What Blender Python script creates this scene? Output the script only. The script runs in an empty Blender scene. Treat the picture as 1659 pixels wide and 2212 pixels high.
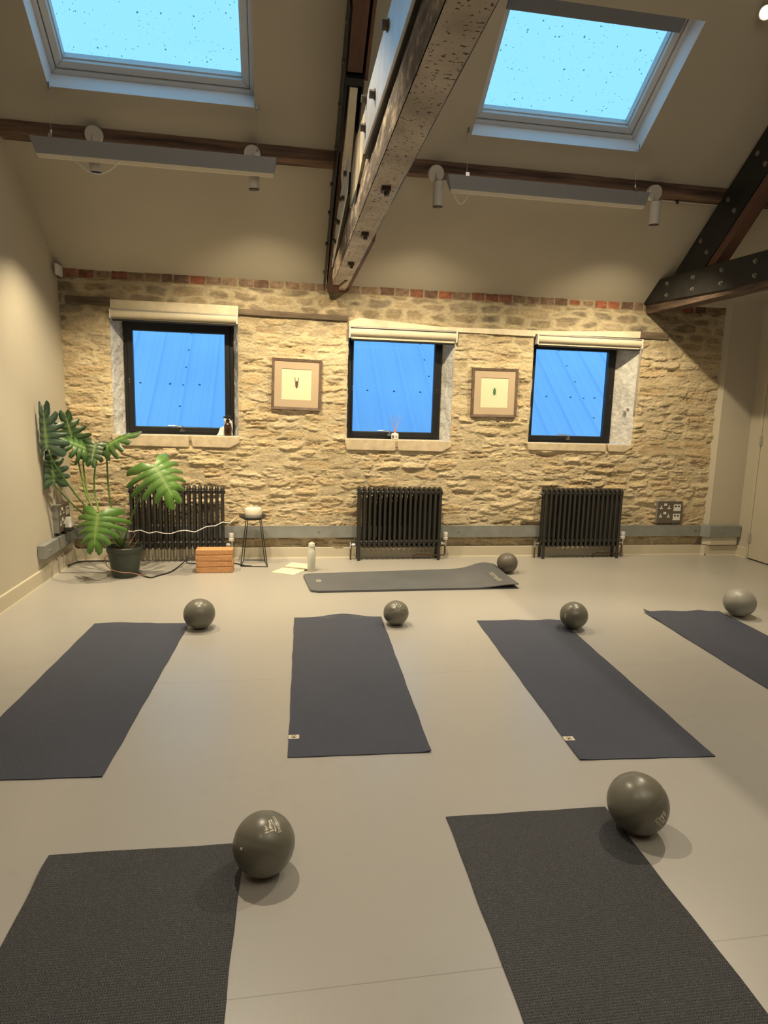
import bpy, math, random
import numpy as np
from mathutils import Vector, Matrix
from math import sin, cos, tan, pi, radians

random.seed(7)
rng = np.random.default_rng(11)
scene = bpy.context.scene
COL = scene.collection

# ------------------------------------------------------------------ helpers
class MB:
    """collects shapes in world coordinates and links them as one mesh"""
    def __init__(s): s.v = []; s.f = []; s.c = []
    def add(s, vs, fs, col=None):
        o = len(s.v)
        s.v += [tuple(p) for p in vs]
        s.f += [tuple(i + o for i in f) for f in fs]
        s.c += [col or (1, 1, 1)] * len(vs)
        return s
    def box(s, a, b, M=None, col=None):
        x0, y0, z0 = a; x1, y1, z1 = b
        vs = [Vector(p) for p in ((x0,y0,z0),(x1,y0,z0),(x1,y1,z0),(x0,y1,z0),(x0,y0,z1),(x1,y0,z1),(x1,y1,z1),(x0,y1,z1))]
        if M is not None: vs = [M @ p for p in vs]
        return s.add(vs, [(0,3,2,1),(4,5,6,7),(0,1,5,4),(1,2,6,5),(2,3,7,6),(3,0,4,7)], col)
    def prism(s, poly, a, b, to3, col=None):
        """poly: list of 2-D points; to3(p, h) -> world"""
        n = len(poly)
        vs = [to3(p, a) for p in poly] + [to3(p, b) for p in poly]
        fs = [tuple(range(n)), tuple(range(2*n-1, n-1, -1))]
        fs += [(i, i+n, (i+1) % n + n, (i+1) % n) for i in range(n)]
        return s.add(vs, fs, col)
    def cyl(s, p0, p1, r0, r1=None, n=16, cap=True, col=None):
        r1 = r0 if r1 is None else r1
        p0 = Vector(p0); p1 = Vector(p1); d = (p1 - p0).normalized()
        a = d.orthogonal().normalized(); b = d.cross(a)
        vs = []
        for p, r in ((p0, r0), (p1, r1)):
            vs += [p + (a*cos(2*pi*i/n) + b*sin(2*pi*i/n))*r for i in range(n)]
        fs = [(i, (i+1) % n, (i+1) % n + n, i+n) for i in range(n)]
        if cap: fs += [tuple(range(n-1, -1, -1)), tuple(range(n, 2*n))]
        return s.add(vs, fs, col)
    def tube(s, pts, r, n=8, closed=False, col=None):
        pts = [Vector(p) for p in pts]; m = len(pts)
        rs = r if isinstance(r, (list, tuple)) else [r]*m
        vs = []; a = None
        for i, p in enumerate(pts):
            if closed: d = pts[(i+1) % m] - pts[i-1]
            else: d = pts[min(i+1, m-1)] - pts[max(i-1, 0)]
            d.normalize()
            a = d.orthogonal().normalized() if a is None else (a - d*a.dot(d)).normalized()
            b = d.cross(a)
            vs += [p + (a*cos(2*pi*j/n) + b*sin(2*pi*j/n))*rs[i] for j in range(n)]
        fs = []
        for i in range(m if closed else m-1):
            k = (i+1) % m
            fs += [(i*n+j, i*n+(j+1) % n, k*n+(j+1) % n, k*n+j) for j in range(n)]
        if not closed: fs += [tuple(range(n-1, -1, -1)), tuple(range((m-1)*n, m*n))]
        return s.add(vs, fs, col)
    def lathe(s, prof, c, n=40, M=None, col=None):
        c = Vector(c); vs = []; fs = []
        for r, z in prof:
            for j in range(n):
                p = Vector((r*cos(2*pi*j/n), r*sin(2*pi*j/n), z))
                if M is not None: p = M @ p
                vs.append(c + p)
        m = len(prof)
        for i in range(m-1):
            fs += [(i*n+j, i*n+(j+1) % n, (i+1)*n+(j+1) % n, (i+1)*n+j) for j in range(n)]
        if prof[0][0] > 1e-4: fs.append(tuple(range(n-1, -1, -1)))
        if prof[-1][0] > 1e-4: fs.append(tuple(range((m-1)*n, m*n)))
        return s.add(vs, fs, col)
    def mesh(s, name, off=(0,0,0), smooth=False, usecol=False):
        me = bpy.data.meshes.new(name); ox, oy, oz = off
        me.from_pydata([(x-ox, y-oy, z-oz) for x, y, z in s.v], [], s.f)
        if usecol:
            at = me.color_attributes.new('Col', 'FLOAT_COLOR', 'POINT')
            at.data.foreach_set('color', np.array([(*c, 1.0) for c in s.c], dtype=np.float32).ravel())
        if smooth: me.polygons.foreach_set('use_smooth', [True]*len(me.polygons))
        me.validate(); me.update()
        return me

ORG = {}
def thing(name, label, cat, loc=(0,0,0), group=None, kind=None):
    o = bpy.data.objects.new(name, None); COL.objects.link(o)
    o.empty_display_size = .1; o.location = loc; ORG[o] = Vector(loc)
    tag(o, label, cat, group, kind)
    return o
def tag(o, label, cat, group=None, kind=None):
    if label: o['label'] = label
    if cat: o['category'] = cat
    if group: o['group'] = group
    if kind: o['kind'] = kind
    return o
def part(name, mb, m, parent=None, smooth=False, bevel=0, segs=2, label=None, usecol=False, org=None, auto=None):
    off = ORG.get(parent, Vector(org or (0,0,0)))
    o = bpy.data.objects.new(name, mb.mesh(name, off, smooth, usecol)); COL.objects.link(o)
    ORG[o] = off
    if parent is not None:
        o.parent = parent
        if parent.type == 'MESH': o.location = (0,0,0)
    else: o.location = off
    if m is not None: o.data.materials.append(m)
    if label: o['label'] = label
    if bevel:
        b = o.modifiers.new('bevel', 'BEVEL'); b.width = bevel; b.segments = segs; b.limit_method = 'ANGLE'; b.angle_limit = radians(35)
    if auto:
        o.data.polygons.foreach_set('use_smooth', [True]*len(o.data.polygons))
        try: o.data.set_sharp_from_angle(angle=radians(auto))
        except Exception: pass
    return o
def copy_tree(o, parent=None):
    c = o.copy(); COL.objects.link(c)
    if parent is not None: c.parent = parent
    for ch in list(o.children): copy_tree(ch, c)
    return c
def struct(o, label, cat): return tag(o, label, cat, kind='structure')

# ------------------------------------------------------------------ materials
def mat(name, base, rough=.6, metal=0., spec=.5, noise=None, bump=None, attr=False, emit=None, coat=0., fn=None, alpha=None, trans=0.):
    m = bpy.data.materials.new(name); m.use_nodes = True
    nt = m.node_tree; N = nt.nodes; L = nt.links
    b = N['Principled BSDF']
    b.inputs['Base Color'].default_value = (*base, 1); b.inputs['Roughness'].default_value = rough
    b.inputs['Metallic'].default_value = metal; b.inputs['Specular IOR Level'].default_value = spec
    b.inputs['Coat Weight'].default_value = coat; b.inputs['Transmission Weight'].default_value = trans
    if emit: b.inputs['Emission Color'].default_value = (*emit[0], 1); b.inputs['Emission Strength'].default_value = emit[1]
    tc = N.new('ShaderNodeTexCoord')
    src = None
    if attr:
        a = N.new('ShaderNodeVertexColor'); a.layer_name = 'Col'; src = a.outputs['Color']
        L.new(src, b.inputs['Base Color'])
    if noise:   # (scale, amount, detail, stretch)
        sc, am, de, st = noise
        mp = N.new('ShaderNodeMapping'); mp.inputs['Scale'].default_value = st
        nz = N.new('ShaderNodeTexNoise'); nz.inputs['Scale'].default_value = sc; nz.inputs['Detail'].default_value = de
        L.new(tc.outputs['Object'], mp.inputs['Vector']); L.new(mp.outputs['Vector'], nz.inputs['Vector'])
        mr = N.new('ShaderNodeMapRange'); mr.inputs[1].default_value = .3; mr.inputs[2].default_value = .7
        mr.inputs[3].default_value = 1-am; mr.inputs[4].default_value = 1+am
        L.new(nz.outputs['Fac'], mr.inputs[0])
        mx = N.new('ShaderNodeMix'); mx.data_type = 'RGBA'; mx.blend_type = 'MULTIPLY'; mx.inputs[0].default_value = 1
        mx.inputs[6].default_value = (*base, 1)
        if src: L.new(src, mx.inputs[6])
        L.new(mr.outputs[0], mx.inputs[7]); L.new(mx.outputs[2], b.inputs['Base Color']); src = mx.outputs[2]
    if bump:    # (scale, strength, distance, stretch)
        sc, stg, di, st = bump
        mp = N.new('ShaderNodeMapping'); mp.inputs['Scale'].default_value = st
        nz = N.new('ShaderNodeTexNoise'); nz.inputs['Scale'].default_value = sc; nz.inputs['Detail'].default_value = 6
        L.new(tc.outputs['Object'], mp.inputs['Vector']); L.new(mp.outputs['Vector'], nz.inputs['Vector'])
        bp = N.new('ShaderNodeBump'); bp.inputs['Strength'].default_value = stg; bp.inputs['Distance'].default_value = di
        L.new(nz.outputs['Fac'], bp.inputs['Height']); L.new(bp.outputs['Normal'], b.inputs['Normal'])
    if fn: fn(nt, b, tc, src)
    return m

U = (1,1,1)
def mix(nt, fac, a, c, blend='MIX'):
    x = nt.nodes.new('ShaderNodeMix'); x.data_type = 'RGBA'; x.blend_type = blend
    for k, q in ((0, fac), (6, a), (7, c)):
        if isinstance(q, (int, float)): x.inputs[k].default_value = q
        elif isinstance(q, tuple): x.inputs[k].default_value = (*q, 1)
        else: nt.links.new(q, x.inputs[k])
    return x.outputs[2]
def mth(nt, op, a, b=0., c=None):
    x = nt.nodes.new('ShaderNodeMath'); x.operation = op
    for k, q in enumerate((a, b) if c is None else (a, b, c)):
        if isinstance(q, (int, float)): x.inputs[k].default_value = q
        else: nt.links.new(q, x.inputs[k])
    return x.outputs[0]

M_PLASTER = mat('plaster', (.50,.455,.37), .9, spec=.2, noise=(1.3,.04,3,U), bump=(180,.08,.001,U))
M_CEIL = mat('ceiling_paint', (.45,.41,.335), .9, spec=.2, noise=(1.1,.05,3,U), bump=(160,.08,.001,U))
M_TRIM = mat('cream_gloss', (.56,.505,.39), .5, noise=(3,.03,2,U))
M_STONE = mat('rubble_stone', (.5,.4,.3), .95, spec=.15, attr=True, noise=(38,.14,6,(1,1,1.6)), bump=(75,.9,.010,(1,1,1.9)))
M_LIME = mat('limewashed_stone', (.62,.60,.56), .9, spec=.2, noise=(22,.22,5,U), bump=(26,.8,.012,(1,1,1.5)))
M_SILL = mat('sill_stone', (.58,.48,.34), .9, spec=.2, noise=(14,.16,6,U), bump=(40,.5,.005,U))
M_LINTEL = mat('painted_lintel', (.66,.58,.43), .85, noise=(18,.10,5,U), bump=(40,.4,.004,U))
M_OLDWOOD = mat('old_lintel_wood', (.135,.098,.066), .9, noise=(16,.45,6,(.25,1,1.5)), bump=(30,.7,.006,(.2,1,1.5)))
M_WOODDARK = mat('purlin_wood', (.125,.074,.050), .8, noise=(15,.8,7,(.12,1,1.6)), bump=(22,.7,.008,(.15,1,1.6)))
M_RAFTER = mat('rafter_wood', (.105,.048,.030), .75, noise=(14,.35,6,(1,.2,.3)), bump=(30,.3,.004,(1,.2,.3)))
M_BLACKSTEEL = mat('black_steel', (.013,.0125,.012), .46, metal=.0, spec=.35, noise=(9,.3,4,U))
M_PLATE = mat('satin_plate', (.78,.80,.84), .40, metal=.75, noise=(12,.08,4,U))
M_BOLT = mat('bolt_steel', (.10,.08,.065), .5, metal=.6)
M_BOLTB = mat('bright_bolt', (.34,.32,.29), .35, metal=.9)
M_BLACKFRAME = mat('black_window_frame', (.012,.012,.013), .4)
M_STEEL = mat('chrome', (.62,.62,.62), .22, metal=1)
M_GALV = mat('galvanised_trunking', (.29,.30,.29), .5, metal=.35, noise=(10,.10,4,U))
M_WHITE = mat('white_plastic', (.72,.70,.65), .45)
M_LAMPWHITE = mat('white_lamp_metal', (.62,.58,.52), .5)
M_ALU = mat('grey_aluminium', (.30,.31,.33), .45, metal=.25, noise=(120,.05,2,U))
M_DIFF = mat('opal_diffuser', (.66,.60,.48), .6)
M_SKYFRAME = mat('skylight_frame_paint', (.60,.58,.55), .4)
M_WELL = mat('skylight_well', (.82,.82,.82), .8)
M_BLINDGREY = mat('skylight_blind', (.22,.22,.23), .7)
M_RAD = mat('radiator_paint', (.030,.028,.026), .36, spec=.5)
M_COPPER = mat('pipe', (.16,.10,.07), .4, metal=.6)
M_BLIND = mat('blind_fabric', (.62,.55,.42), .75, noise=(60,.05,3,(1,1,.2)))
M_BLINDRAIL = mat('blind_rail', (.42,.40,.37), .4, metal=.3)
M_FRAMEWOOD = mat('picture_frame_wood', (.155,.105,.075), .45, noise=(20,.25,5,(1,1,1)))
M_MOUNT = mat('mount_board', (.50,.385,.27), .85)
M_PAPER = mat('art_paper', (.80,.70,.49), .85)
M_BEETLE1 = mat('beetle_print_brown', (.11,.055,.05), .7, noise=(160,.5,3,U))
M_BEETLE2 = mat('beetle_print_green', (.03,.20,.07), .6, noise=(160,.6,3,U))
M_REDMARK = mat('beetle_print_red', (.30,.08,.05), .7)
M_POT = mat('pot_plastic', (.036,.048,.038), .45, noise=(6,.2,4,U))
M_SOIL = mat('soil', (.030,.020,.014), 1, noise=(90,.8,4,U), bump=(70,1,.01,U))
M_STALK = mat('stalk', (.16,.27,.045), .5, noise=(12,.25,3,U))
M_STALKD = mat('stalk_dark', (.060,.115,.025), .5, noise=(12,.25,3,U))
M_ROOT = mat('aerial_root', (.25,.13,.075), .7)
M_LEAF = mat('leaf', (.05,.13,.03), .38, spec=.5, attr=True, noise=(9,.18,3,U), bump=(45,.15,.003,U))
M_CORK = mat('cork', (.49,.25,.11), .85, noise=(120,.28,4,U), bump=(140,.3,.002,U))
M_WIRE = mat('black_wire', (.010,.010,.011), .45)
M_TRAY = mat('black_tray', (.022,.021,.021), .5)
M_CREAM = mat('cream_speaker', (.72,.64,.50), .7)
M_GREYBASE = mat('speaker_base', (.45,.43,.40), .6)
M_NOTE = mat('notebook_paper', (.72,.64,.48), .85, noise=(30,.05,3,U))
M_BOTTLE = mat('bottle_enamel', (.60,.61,.52), .4)
M_AMBER = mat('amber_glass', (.040,.016,.006), .12, spec=.6, noise=(14,.5,2,(1,1,2)))
M_BLACKPL = mat('black_plastic', (.012,.012,.012), .4)
M_CARD = mat('white_card', (.78,.77,.76), .7)
M_GLASSJAR = mat('diffuser_jar', (.74,.71,.66), .2, spec=.6)
M_PEACH = mat('reed_oil', (.55,.22,.11), .3)
M_REED = mat('reed', (.42,.33,.30), .7)
M_INK = mat('print_black', (.03,.03,.03), .7)
M_INKGREY = mat('print_grey', (.35,.33,.30), .7)
M_CABLEW = mat('white_cable', (.75,.73,.70), .5)
M_CABLEB = mat('black_cable', (.010,.009,.009), .5)
M_SOCKET = mat('socket_panel', (.145,.125,.10), .45, metal=.3)
M_SOCKETSIDE = mat('socket_box_side', (.30,.29,.27), .5, metal=.3)
M_MARK = mat('printed_mark', (.62,.58,.47), .5)
M_TAG = mat('mat_label', (.62,.55,.43), .8)
M_SPIRAL = mat('spiral_wire', (.06,.05,.04), .4, metal=.5)
M_DOOR = mat('door_paint', (.50,.455,.365), .6, noise=(3,.03,2,U))
M_DARK = mat('dark_gap', (.01,.01,.01), .9)
M_CAP = mat('lamp_lens', (1,.85,.6), .3, emit=((1,.86,.62), 5.))
M_CAPDIM = mat('lamp_mouth', (.02,.02,.02), .4)

def fn_beam(nt, b, tc, src):      # cracked white paint with dark flecks
    L = nt.links; N = nt.nodes
    mp = N.new('ShaderNodeMapping'); mp.inputs['Scale'].default_value = (52, 84, 52); L.new(tc.outputs['Object'], mp.inputs['Vector'])
    nz = N.new('ShaderNodeTexNoise'); nz.inputs['Scale'].default_value = .9; nz.inputs['Detail'].default_value = 3; L.new(mp.outputs[0], nz.inputs['Vector'])
    f = mth(nt, 'GREATER_THAN', nz.outputs['Fac'], .622)
    n2 = N.new('ShaderNodeTexNoise'); n2.inputs['Scale'].default_value = 4; n2.inputs['Detail'].default_value = 6; L.new(tc.outputs['Object'], n2.inputs['Vector'])
    r = N.new('ShaderNodeValToRGB'); r.color_ramp.elements[0].position = .35; r.color_ramp.elements[0].color = (.36,.31,.25,1)
    r.color_ramp.elements[1].position = .65; r.color_ramp.elements[1].color = (.58,.51,.42,1); L.new(n2.outputs['Fac'], r.inputs[0])
    L.new(mix(nt, f, r.outputs[0], (.06,.04,.03)), b.inputs['Base Color'])
M_BEAMPAINT = mat('flaking_beam_paint', (.4,.36,.3), .85, bump=(60,.3,.003,U), fn=fn_beam)
def fn_hewn(nt, b, tc, src):
    L = nt.links; N = nt.nodes
    mp = N.new('ShaderNodeMapping'); mp.inputs['Scale'].default_value = (1,.35,1); L.new(tc.outputs['Object'], mp.inputs['Vector'])
    n2 = N.new('ShaderNodeTexNoise'); n2.inputs['Scale'].default_value = 17; n2.inputs['Detail'].default_value = 8; n2.inputs['Roughness'].default_value = .65; L.new(mp.outputs[0], n2.inputs['Vector'])
    r = N.new('ShaderNodeValToRGB'); e = r.color_ramp.elements
    e[0].position = .30; e[0].color = (.050,.038,.029,1); e[1].position = .68; e[1].color = (.62,.50,.36,1)
    m_ = e.new(.52); m_.color = (.185,.145,.108,1); L.new(n2.outputs['Fac'], r.inputs[0]); L.new(r.outputs[0], b.inputs['Base Color'])
M_HEWN = mat('rough_hewn_oak', (.1,.08,.06), .85, bump=(16,.9,.012,(1,.3,1)), fn=fn_hewn)
M_OLDOAK = mat('dark_split_oak', (.075,.046,.030), .85, noise=(14,.75,7,(1,.3,1.4)), bump=(22,1.,.012,(1,.25,1)))
M_WEATHER = mat('bleached_timber', (.42,.36,.26), .9, noise=(18,.5,7,(1.5,1,.25)), bump=(30,.7,.006,(1.5,1,.25)))

def fn_floor(nt, b, tc, src):
    L = nt.links; N = nt.nodes
    sx = N.new('ShaderNodeSeparateXYZ'); L.new(tc.outputs['Object'], sx.inputs[0])
    tot = None
    for y0 in (-4.80, -2.885):    # welded vinyl seams running along the room
        d = mth(nt, 'ABSOLUTE', mth(nt, 'SUBTRACT', sx.outputs[1], y0))
        l = mth(nt, 'LESS_THAN', d, .0016)
        tot = l if tot is None else mth(nt, 'MAXIMUM', tot, l)
    n2 = N.new('ShaderNodeTexNoise'); n2.inputs['Scale'].default_value = 14; n2.inputs['Detail'].default_value = 8; n2.inputs['Roughness'].default_value = .7
    L.new(tc.outputs['Object'], n2.inputs['Vector'])
    n3 = N.new('ShaderNodeTexNoise'); n3.inputs['Scale'].default_value = 1.7; n3.inputs['Detail'].default_value = 3
    L.new(tc.outputs['Object'], n3.inputs['Vector'])
    q = N.new('ShaderNodeMapRange'); q.inputs[1].default_value = .58; q.inputs[2].default_value = .8; q.inputs[3].default_value = 0; q.inputs[4].default_value = .22
    L.new(mth(nt, 'MULTIPLY', n2.outputs['Fac'], mth(nt, 'ADD', n3.outputs['Fac'], .55)), q.inputs[0])
    c = mix(nt, q.outputs[0], src, (.285,.265,.238))
    c = mix(nt, mth(nt, 'MULTIPLY', tot, .55), c, (.17,.15,.125))
    L.new(c, b.inputs['Base Color'])
    rr = N.new('ShaderNodeMapRange'); rr.inputs[3].default_value = .29; rr.inputs[4].default_value = .33
    L.new(n2.outputs['Fac'], rr.inputs[0]); L.new(rr.outputs[0], b.inputs['Roughness'])
M_FLOOR = mat('vinyl_floor', (.372,.355,.328), .4, spec=.85, noise=(.9,.035,3,U), bump=(210,.10,.0012,U), fn=fn_floor)

def mk_mat_fn(cell, strength, blue):
    def fn(nt, b, tc, src):
        L = nt.links; N = nt.nodes
        sx = N.new('ShaderNodeSeparateXYZ'); L.new(tc.outputs['Object'], sx.inputs[0])
        wx = mth(nt, 'SINE', mth(nt, 'MULTIPLY', sx.outputs[0], 2*pi/cell)); wy = mth(nt, 'SINE', mth(nt, 'MULTIPLY', sx.outputs[1], 2*pi/(cell*1.25)))
        w = mth(nt, 'MULTIPLY', mth(nt, 'MAXIMUM', wx, -.2), mth(nt, 'MAXIMUM', wy, -.2))
        n2 = N.new('ShaderNodeTexNoise'); n2.inputs['Scale'].default_value = 260; n2.inputs['Detail'].default_value = 2; L.new(tc.outputs['Object'], n2.inputs['Vector'])
        h = mth(nt, 'ADD', w, mth(nt, 'MULTIPLY', n2.outputs['Fac'], 1.2))
        bp = N.new('ShaderNodeBump'); bp.inputs['Strength'].default_value = strength; bp.inputs['Distance'].default_value = .0022
        L.new(h, bp.inputs['Height']); L.new(bp.outputs['Normal'], b.inputs['Normal'])
        n3 = N.new('ShaderNodeTexNoise'); n3.inputs['Scale'].default_value = 3.2; n3.inputs['Detail'].default_value = 5; L.new(tc.outputs['Object'], n3.inputs['Vector'])
        c = mix(nt, n3.outputs['Fac'], tuple(v_*.72 for v_ in blue), blue)
        sp = N.new('ShaderNodeMapRange'); sp.inputs[1].default_value = .60; sp.inputs[2].default_value = .72; L.new(n2.outputs['Fac'], sp.inputs[0])
        c = mix(nt, mth(nt, 'MULTIPLY', sp.outputs[0], .6), c, (.16,.17,.19))
        c = mix(nt, mth(nt, 'MULTIPLY', mth(nt, 'MAXIMUM', w, 0), .45), c, (.15,.155,.17))
        L.new(c, b.inputs['Base Color'])
    return fn
M_MAT = mat('sticky_yoga_mat', (.035,.035,.042), .52, spec=.45, fn=mk_mat_fn(.0052, .55, (.040,.047,.078)))  # blue sheen from the windows is mixed into this base colour
M_MATN = mat('woven_texture_mat', (.035,.035,.038), .48, spec=.5, fn=mk_mat_fn(.0066, 1.0, (.033,.034,.040)))
M_FOAM = mat('foam_mat', (.098,.102,.112), .55, noise=(3,.12,4,U), bump=(240,.2,.001,U))
M_FOAMEDGE = M_FOAM

def ball_mat(name, base, rough, seam=0., rub=.2):
    def fn(nt, b, tc, src):
        L = nt.links; N = nt.nodes
        n3 = N.new('ShaderNodeTexNoise'); n3.inputs['Scale'].default_value = 9; n3.inputs['Detail'].default_value = 4; L.new(tc.outputs['Object'], n3.inputs['Vector'])
        n4 = N.new('ShaderNodeTexNoise'); n4.inputs['Scale'].default_value = 420; n4.inputs['Detail'].default_value = 2; L.new(tc.outputs['Object'], n4.inputs['Vector'])
        mr = N.new('ShaderNodeMapRange'); mr.inputs[3].default_value = rough-.06; mr.inputs[4].default_value = rough+.10; L.new(n3.outputs['Fac'], mr.inputs[0])
        L.new(mr.outputs[0], b.inputs['Roughness'])
        bp = N.new('ShaderNodeBump'); bp.inputs['Strength'].default_value = .12; bp.inputs['Distance'].default_value = .001; L.new(n4.outputs['Fac'], bp.inputs['Height'])
        L.new(bp.outputs['Normal'], b.inputs['Normal'])
    return mat(name, base, rough, spec=.5, noise=(5,rub*.5,4,U), fn=fn)
M_BALL = ball_mat('grey_vinyl_ball', (.150,.142,.112), .30)
M_BALLSILVER = ball_mat('silver_vinyl_ball', (.30,.29,.25), .38)
M_BALLBROWN = ball_mat('taupe_vinyl_ball', (.12,.105,.09), .45)

def glass_mat(name, tint, specks=0.):
    m = bpy.data.materials.new(name); m.use_nodes = True
    nt = m.node_tree; N = nt.nodes; L = nt.links; N.remove(N['Principled BSDF'])
    out = N['Material Output']; tr = N.new('ShaderNodeBsdfTransparent'); tr.inputs[0].default_value = (*tint, 1)
    gl = N.new('ShaderNodeBsdfGlossy'); gl.inputs['Roughness'].default_value = .03
    fr = N.new('ShaderNodeFresnel'); fr.inputs[0].default_value = 1.45
    ms = N.new('ShaderNodeMixShader'); L.new(mth(nt, 'MULTIPLY', fr.outputs[0], .5), ms.inputs[0]); L.new(tr.outputs[0], ms.inputs[1]); L.new(gl.outputs[0], ms.inputs[2])
    last = ms.outputs[0]
    if specks:
        tc = N.new('ShaderNodeTexCoord'); facs = None
        for sc, th in ((34, .17), (75, .17)):
            vo = N.new('ShaderNodeTexVoronoi'); vo.inputs['Scale'].default_value = sc; L.new(tc.outputs['Object'], vo.inputs['Vector'])
            sepc = N.new('ShaderNodeSeparateColor'); L.new(vo.outputs['Color'], sepc.inputs[0])
            rad = mth(nt, 'MULTIPLY', mth(nt, 'POWER', sepc.outputs[0], 4.5), th*1.5)
            f = mth(nt, 'LESS_THAN', vo.outputs['Distance'], rad)
            facs = f if facs is None else mth(nt, 'MAXIMUM', facs, f)
        tr2 = N.new('ShaderNodeBsdfTransparent'); tr2.inputs[0].default_value = (.06,.22,.24,1)
        m2 = N.new('ShaderNodeMixShader'); L.new(mth(nt, 'MULTIPLY', facs, .9), m2.inputs[0]); L.new(last, m2.inputs[1]); L.new(tr2.outputs[0], m2.inputs[2]); last = m2.outputs[0]
    L.new(last, out.inputs[0])
    return m
M_GLASS = glass_mat('window_glass', (.94,.97,1.0))
M_SKYGLASS = glass_mat('rain_spotted_glass', (.95,.99,.97), 1)
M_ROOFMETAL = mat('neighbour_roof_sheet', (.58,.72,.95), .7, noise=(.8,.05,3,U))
M_ROOFDARK = mat('roof_screw', (.08,.14,.25), .6)

# ------------------------------------------------------------------ numpy value noise
def vnoise(x, y, seed):
    xi = np.floor(x).astype(np.int64); yi = np.floor(y).astype(np.int64); xf = x-xi; yf = y-yi
    def h(a, b):
        n = (a*374761393 + b*668265263 + seed*974634777) & 0x7fffffff
        n = ((n ^ (n >> 13))*1274126177) & 0x7fffffff
        return ((n ^ (n >> 16)) & 0xffff)/65535.
    u = xf*xf*(3-2*xf); v = yf*yf*(3-2*yf)
    return (h(xi,yi)*(1-u)+h(xi+1,yi)*u)*(1-v) + (h(xi,yi+1)*(1-u)+h(xi+1,yi+1)*u)*v
def fbm(x, y, seed, o=4):
    t = 0; a = .5; s = 0
    for i in range(o):
        t = t + a*vnoise(x*2**i, y*2**i, seed+i*17); s += a; a *= .5
    return t/s
def sstep(a, b, x):
    t = np.clip((x-a)/(b-a), 0, 1); return t*t*(3-2*t)

# ------------------------------------------------------------------ room constants
SL = radians(37); TW = 2.567; XL = 0.; XR = 6.385; XD = 6.78; YB = -8.6; YRIDGE = -4.3
def slope(x, s, d=0.):   # point on the sloped ceiling: s up the slope, d outward normal
    return (x, -s*cos(SL) + d*sin(SL), TW + s*sin(SL) + d*cos(SL))
OPEN = {1:(.39,1.495,1.165,2.262), 2:(2.506,3.535,1.165,2.222), 3:(4.345,5.47,1.165,2.237)}

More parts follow.
